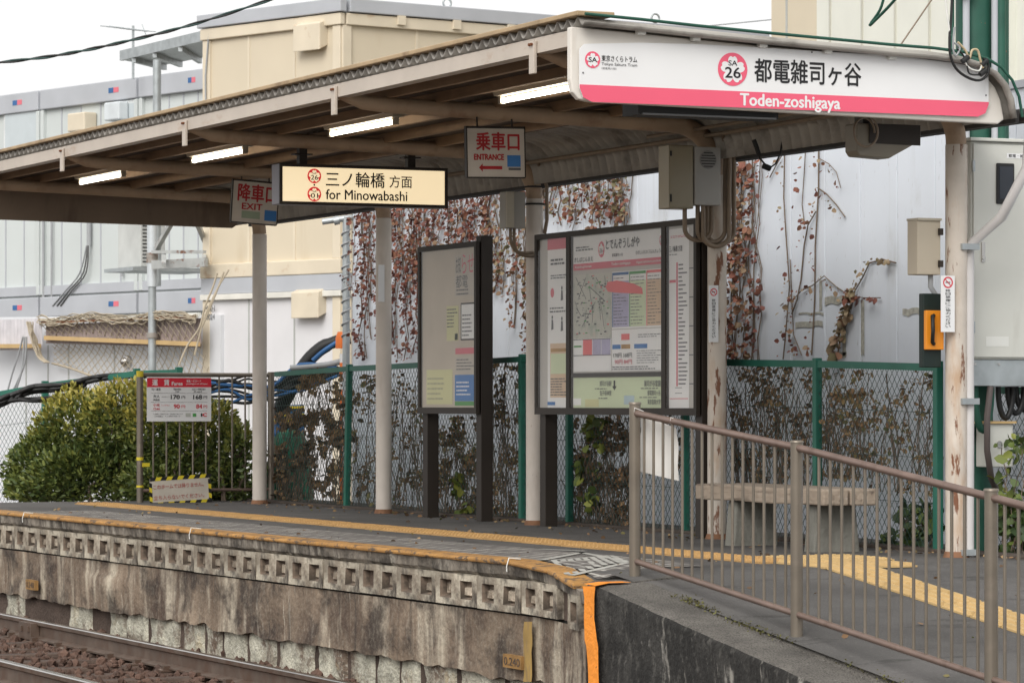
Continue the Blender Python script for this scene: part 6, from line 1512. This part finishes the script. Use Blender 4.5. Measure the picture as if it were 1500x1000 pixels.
corr(66, 296, 472, 499, 456, 499, .0, M_poly, 'corrugated_strip'); corr(-20, 66, 468, 512, 463, 510, .05, mat('pale_poly', (.55, .53, .55), .35, var=.12, vscale=6), 'corrugated_strip')
def beam(x0, y0, x1, y1, h, d, m, name):
    a0, z0_ = WLn.at(x0, y0); a1, z1_ = WLn.at(x1, y1); mb = MB(); mb.bar(WLn.p(a0, z0_, d), WLn.p(a1, z1_, d), .05, h); return t.part(name, mb, m)
beam(72, 491, 296, 494, .05, .05, M_tanwood, 'batten'); beam(-20, 506, 68, 503, .05, .1, M_tanwood, 'batten'); beam(66, 466, 298, 451, .05, .06, M_plastic, 'top_batten'); beam(70, 469, 296, 454, .025, .075, mat('rust', RUST, .8), 'rusty_edge')
a_, z_ = WLn.at(168, 523); mb = MB(); ctr_ = WLn.p(a_, z_, -.16)
for k in range(1): mb.tube([ctr_ + WLn.n * x for x in (-.04, .0, .04, .065, .075)], [.075, .075, .062, .035, .004], 20)
t.part('vent_cap', mb, M_steel)
# knotted net hung over it
t = Thing('knotted_net', 'beige knotted net draped over the lean-to wall', 'net', WLn.p(2, 1.2))
mb = MB()
def netpt(f, g):   # f along 0..1, g down 0..1
    x = 66 + 232 * f; y0 = 462 - 12 * f; y1 = 528 + 55 * f + 4 * math.sin(f * 9); a_, z_ = WLn.at(x, y0 + (y1 - y0) * g + 3 * math.sin(f * 14 + g * 3)); return WLn.p(a_, z_, .10 - .2 * min(1, g * 1.6))
for k in range(-14, 40):
    for s_ in (1, -1):
        pts = []
        for j in range(15):
            g = j / 14; f = (k / 26) + s_ * g * .28
            if 0 <= f <= 1: pts.append(netpt(f, g))
        if len(pts) > 1: mb.tube(pts, .0055, 3, False)
t.part('net_cords', mb, M_net)['kind'] = 'stuff'
mb = MB(); mb.tube([netpt(f / 20, 1) for f in range(21)], .014, 6); t.part('edge_rope', mb, M_net)
for q_ in range(9):
    mb = MB(); mb.tube([netpt(f / 40, 0) + Vector((random.uniform(-.02, .02), 0, .02 + .05 * mnoise.noise((f * .4, q_, 0)) - .012 * q_)) for f in range(41)], .007, 4); t.part('bunched_edge', mb, M_net)
for q_ in range(7):
    mb = MB(); mb.tube([WLn.p(*WLn.at(x + 3 * mnoise.noise((y * .08, q_, 1)) + q_ * .9 - 3, y), .12 + .02 * q_) for x, y in smooth([(62, 468), (66, 485), (72, 505), (80, 520), (88, 527)])], .009, 4); t.part('bunched_edge', mb, M_net)
t = Thing('loose_cables', 'grey cables trailing from the net down to the cable bundle', 'cable', WLn.p(1.5, .9))
for pts in ([(60, 490), (52, 520), (44, 545), (36, 575)], [(62, 490), (60, 520), (57, 545), (48, 572)], [(65, 490), (62, 530), (45, 570)]):
    mb = MB(); mb.tube([WLn.p(*WLn.at(x, y), .25) for x, y in smooth(pts)], .012, 6); t.part('cable', mb, M_cablegr)
for pts in ([(318, 400), (312, 420), (300, 450), (292, 480), (275, 505), (262, 535)], [(328, 398), (318, 425), (303, 462), (296, 478)], [(335, 395), (320, 420), (308, 445), (298, 470), (285, 520)]):
    mb = MB(); mb.tube([PZ(x, y, 38.4) for x, y in smooth(pts)], .011, 6); t.part('cable', mb, M_net)
# ---- far left chain link fence with black cable bundle
t = Thing('chain_link_fence', 'green chain link fence carrying black cables left of the bush', 'fence', PZ(60, 740, 35))
fl = [PZ(x, y, Z) for x, y, Z in ((-40, 584, 36), (66, 565, 35.2), (200, 547, 34.3), (262, 545, 34))]
chain(t, [Vector((p.x, p.y, -.3)) for p in fl], fl, .065, .0024)
mb = MB()
for a_, b_ in zip(fl[:-1], fl[1:]): mb.bar(a_, b_, .03, .055)
t.part('top_rail', mb, M_fgreen)
for p in fl[1:]:
    mb = MB(); mb.bar((p.x, p.y, -.9), (p.x, p.y, p.z + .05), .06, .06); t.part('post', mb, M_fgreen)
t = Thing('cable_bundle', 'sagging bundle of black cables running along the left fence', 'cable', PZ(60, 575, 34.6))
for k in range(7):
    o_ = random.uniform(-4, 5); pts = [(-30, 597 + o_), (0, 588 + o_ * 1.5), (25, 578 + o_), (50, 569 + o_ * 1.2), (95, 566 + o_), (130, 556 + o_ * .8), (165, 551 + o_ * .6), (205, 549 + o_ * .4), (260, 547 + o_)]
    if k in (2, 5): pts = [(-30, 597), (20, 586), (50, 585 + o_), (85, 582 + o_), (110, 574 + o_), (125, 562)]
    mb = MB(); mb.tube([PZ(x, y, 34.6 - .0 * k + random.uniform(-.05, .05)) for x, y in smooth(pts)], random.uniform(.014, .028), 6); t.part('cable', mb, M_black)
t = Thing('cable_bundle', 'tangled dark cables behind the end fence next to the fare sign', 'cable', PZ(350, 600, 33))
for k in range(12):
    y = random.uniform(558, 585); m = M_black if k % 4 else M_vest
    mb = MB(); mb.tube([PZ(x, yy, 33.6) for x, yy in smooth([(300, y + random.uniform(-8, 8)), (335, y + random.uniform(-10, 10)), (365, y + random.uniform(-10, 10)), (400, y + random.uniform(-8, 8)), (440, y + random.uniform(-25, 0)), (500, 545 + random.uniform(-6, 4))])], random.uniform(.01, .022), 5); t.part('cable', mb, m)
# ---- machine with bent black boom behind the fence
t = Thing('site_machine', 'parked blue and yellow site machine with a bent black hose boom behind the fence', 'machine', PZ(430, 760, 33.5))
mb = MB(); mb.tube([PZ(x, y, 33.8) for x, y in smooth([(402, 612), (420, 580), (438, 548), (452, 527), (472, 509), (495, 499), (513, 495)])], [.075] * 8 + [.07] * 10 + [.06] * 7, 10); t.part('boom', mb, M_black)
mb = MB(); mb.tube([PZ(x, y, 33.7) for x, y in smooth([(458, 528), (474, 514), (496, 500), (512, 492)])], .022, 8); t.part('hydraulic_hose', mb, M_vest)
mb = MB(); mb.tube([PZ(x, y, 33.6) for x, y in smooth([(425, 539), (450, 537), (480, 534), (500, 529)])], .03, 8); t.part('lower_hose', mb, M_cablegr)
mb = MB(); mb.hexa([PZ(398, 640, 34.6), PZ(446, 640, 34.6), PZ(446, 640, 36), PZ(398, 640, 36), PZ(398, 594, 34.6), PZ(446, 592, 34.6), PZ(446, 592, 36), PZ(398, 594, 36)]); o = t.part('body', mb, M_vest, bev=.03)
for y in (597, 608, 616):
    mb = MB(); mb.bar(PZ(399, y, 34.58), PZ(446, y - 1, 34.58), .02, .025); t.part('stripe', mb, M_excy, o)
mb = MB(); mb.hexa([PZ(398, 760, 34.7), PZ(440, 760, 34.7), PZ(440, 760, 36), PZ(398, 760, 36), PZ(398, 640, 34.7), PZ(440, 640, 34.7), PZ(440, 640, 36), PZ(398, 640, 36)]); t.part('chassis', mb, M_excy)
# green tarpaulin heap
mb = MB(); p = PZ(425, 660, 33.2); vs = []; fs = []; n, m_ = 20, 12
for i in range(n):
    for j in range(m_ + 1):
        a_ = 2 * math.pi * i / n; b_ = math.pi / 2 * j / m_; r_ = 1 + .25 * mnoise.noise((math.cos(a_) * 2, math.sin(a_) * 2, b_ * 2)); vs.append((p.x + .28 * r_ * math.cos(a_) * math.cos(b_) ** .6, p.y + .25 * r_ * math.sin(a_) * math.cos(b_) ** .6, -.9 + (p.z + 1.1) * math.sin(b_) * (.9 + .1 * r_)))
for i in range(n):
    for j in range(m_): fs.append((i * (m_ + 1) + j, ((i + 1) % n) * (m_ + 1) + j, ((i + 1) % n) * (m_ + 1) + j + 1, i * (m_ + 1) + j + 1))
mb.add(vs, fs, True); single('tarpaulin', mb, M_tarp, 'bunched green tarpaulin behind the chain link fence by the canopy post', 'tarpaulin', (p.x, p.y, -.9))
# grey stand pipe at the wall corner with cable wound round it, and the orange striped pole
t = Thing('corner_pipe', 'galvanised corner pipe wound with cable at the left end of the panel wall', 'pipe', PZ(507, 700, 33))
p = PZ(507, 520, 33); mb = MB(); mb.tube([(p.x, p.y, -.95), (p.x, p.y, PZ(507, 318, 33).z)], .035, 10); t.part('pipe', mb, M_greyp)
mb = MB(); mb.tube([(p.x + .042 * math.cos(k * .7), p.y + .042 * math.sin(k * .7), PZ(507, 500, 33).z + .012 * k) for k in range(90)], .008, 5); t.part('wound_cable', mb, M_cablegr)
mb = MB(); mb.tube([PZ(472, 325, 33), PZ(519, 318, 33)], .03, 10); t.part('cross_pipe', mb, M_greyp)
mb = MB(); mb.tube([PZ(489, 324, 33), PZ(497, 322, 33)], .042, 10); t.part('coupler', mb, M_greyp)
t = Thing('striped_pole', 'orange and white pole with a lamp head behind the fence', 'pole', PZ(503, 720, 33.4))
p = PZ(502, 600, 33.4)
for k in range(8):
    z0_ = PZ(502, 622 - k * 13, 33.4).z; z1_ = PZ(502, 622 - (k + 1) * 13, 33.4).z; mb = MB(); mb.tube([(p.x, p.y, z0_ if k else -.95), (p.x, p.y, z1_)], .03, 10); t.part('band', mb, M_orng if k % 3 != 1 else M_signw)
mb = MB(); q_ = PZ(502, 495, 33.4); mb.tube([q_ - Vector((0, 0, .1)), q_ + Vector((0, 0, .0)), q_ + Vector((0, 0, .06))], [.07, .07, .05], 12); t.part('lamp_head', mb, M_orng)
# ---- ivory building to the right
VB = 16.8
t = Thing('ivory_building', 'tall ivory clad building with a cream strip rising behind the canopy', 'building', (VB, 26, -1))
c_ = [Pv(x, 0, VB).y for x in (1130, 1200)]
mb = MB(); mb.box((VB, c_[1], -1), (VB + 5, c_[0], 9.5)); t.part('cream_bay', mb, M_cream)
mb = MB(); mb.box((VB - .03, 12, -1), (VB + 5, c_[1] - .004, 9.5)); s_ = t.part('clad_wall', mb, M_siding)
for x in (1153,): mb = MB(); y = Pv(x, 0, VB).y; mb.box((VB - .01, y - .015, -1), (VB + .01, y + .015, 9.5)); t.part('joint', mb, M_seam)
for k in range(14):
    y = c_[1] - .28 - k * .62; mb = MB(); mb.box((VB - .045, y - .012, -1), (VB - .02, y + .012, 9.5)); t.part('joint', mb, mat('ivory_joint', (.52, .51, .44), .6), s_)
for k in range(2):
    y = Pv(1482 + 8 * k, 0, VB).y; mb = MB(); mb.box((VB - .1, y - .03, -1), (VB - .03, y + .03, 9.5)); t.part('rib', mb, M_siding, s_)
mb = MB(); mb.tube([PZ(1040, 38, 60), PZ(1140, 28, 60)], .012, 5); single('far_wire', mb, M_cablegr, 'thin far wire crossing the white sky above the canopy', 'wire', PZ(1040, 38, 60))

# ---- dry leaves and grit lying on the platform and the ramp
P_, N_, Z_, T_ = [], [], [], []
for k in range(420):
    if random.random() < .6: v, u = 11.1 - abs(random.gauss(0, .18)), random.uniform(17.3, 30.3)
    else: v, u = random.uniform(8.45, 11.0), random.uniform(12.5, 30)
    z = (ramp_z(u) if u < 16.95 else 0) + .008
    P_.append((v, u, z)); N_.append((random.gauss(0, 1), random.gauss(0, 1), random.gauss(.05, .1))); Z_.append(random.uniform(.012, .045)); T_.append(random.random())
vs_, fs_, t_ = leaves(np.array(P_), np.array(N_), np.array(Z_), np.array(T_), .6, .1); o = obj('fallen_leaves', leaf_mesh('fallen_leaves', vs_, fs_, t_, M_leafdry)); o['kind'] = 'stuff'; o['label'] = 'scattered dry leaves lying on the platform and ramp'
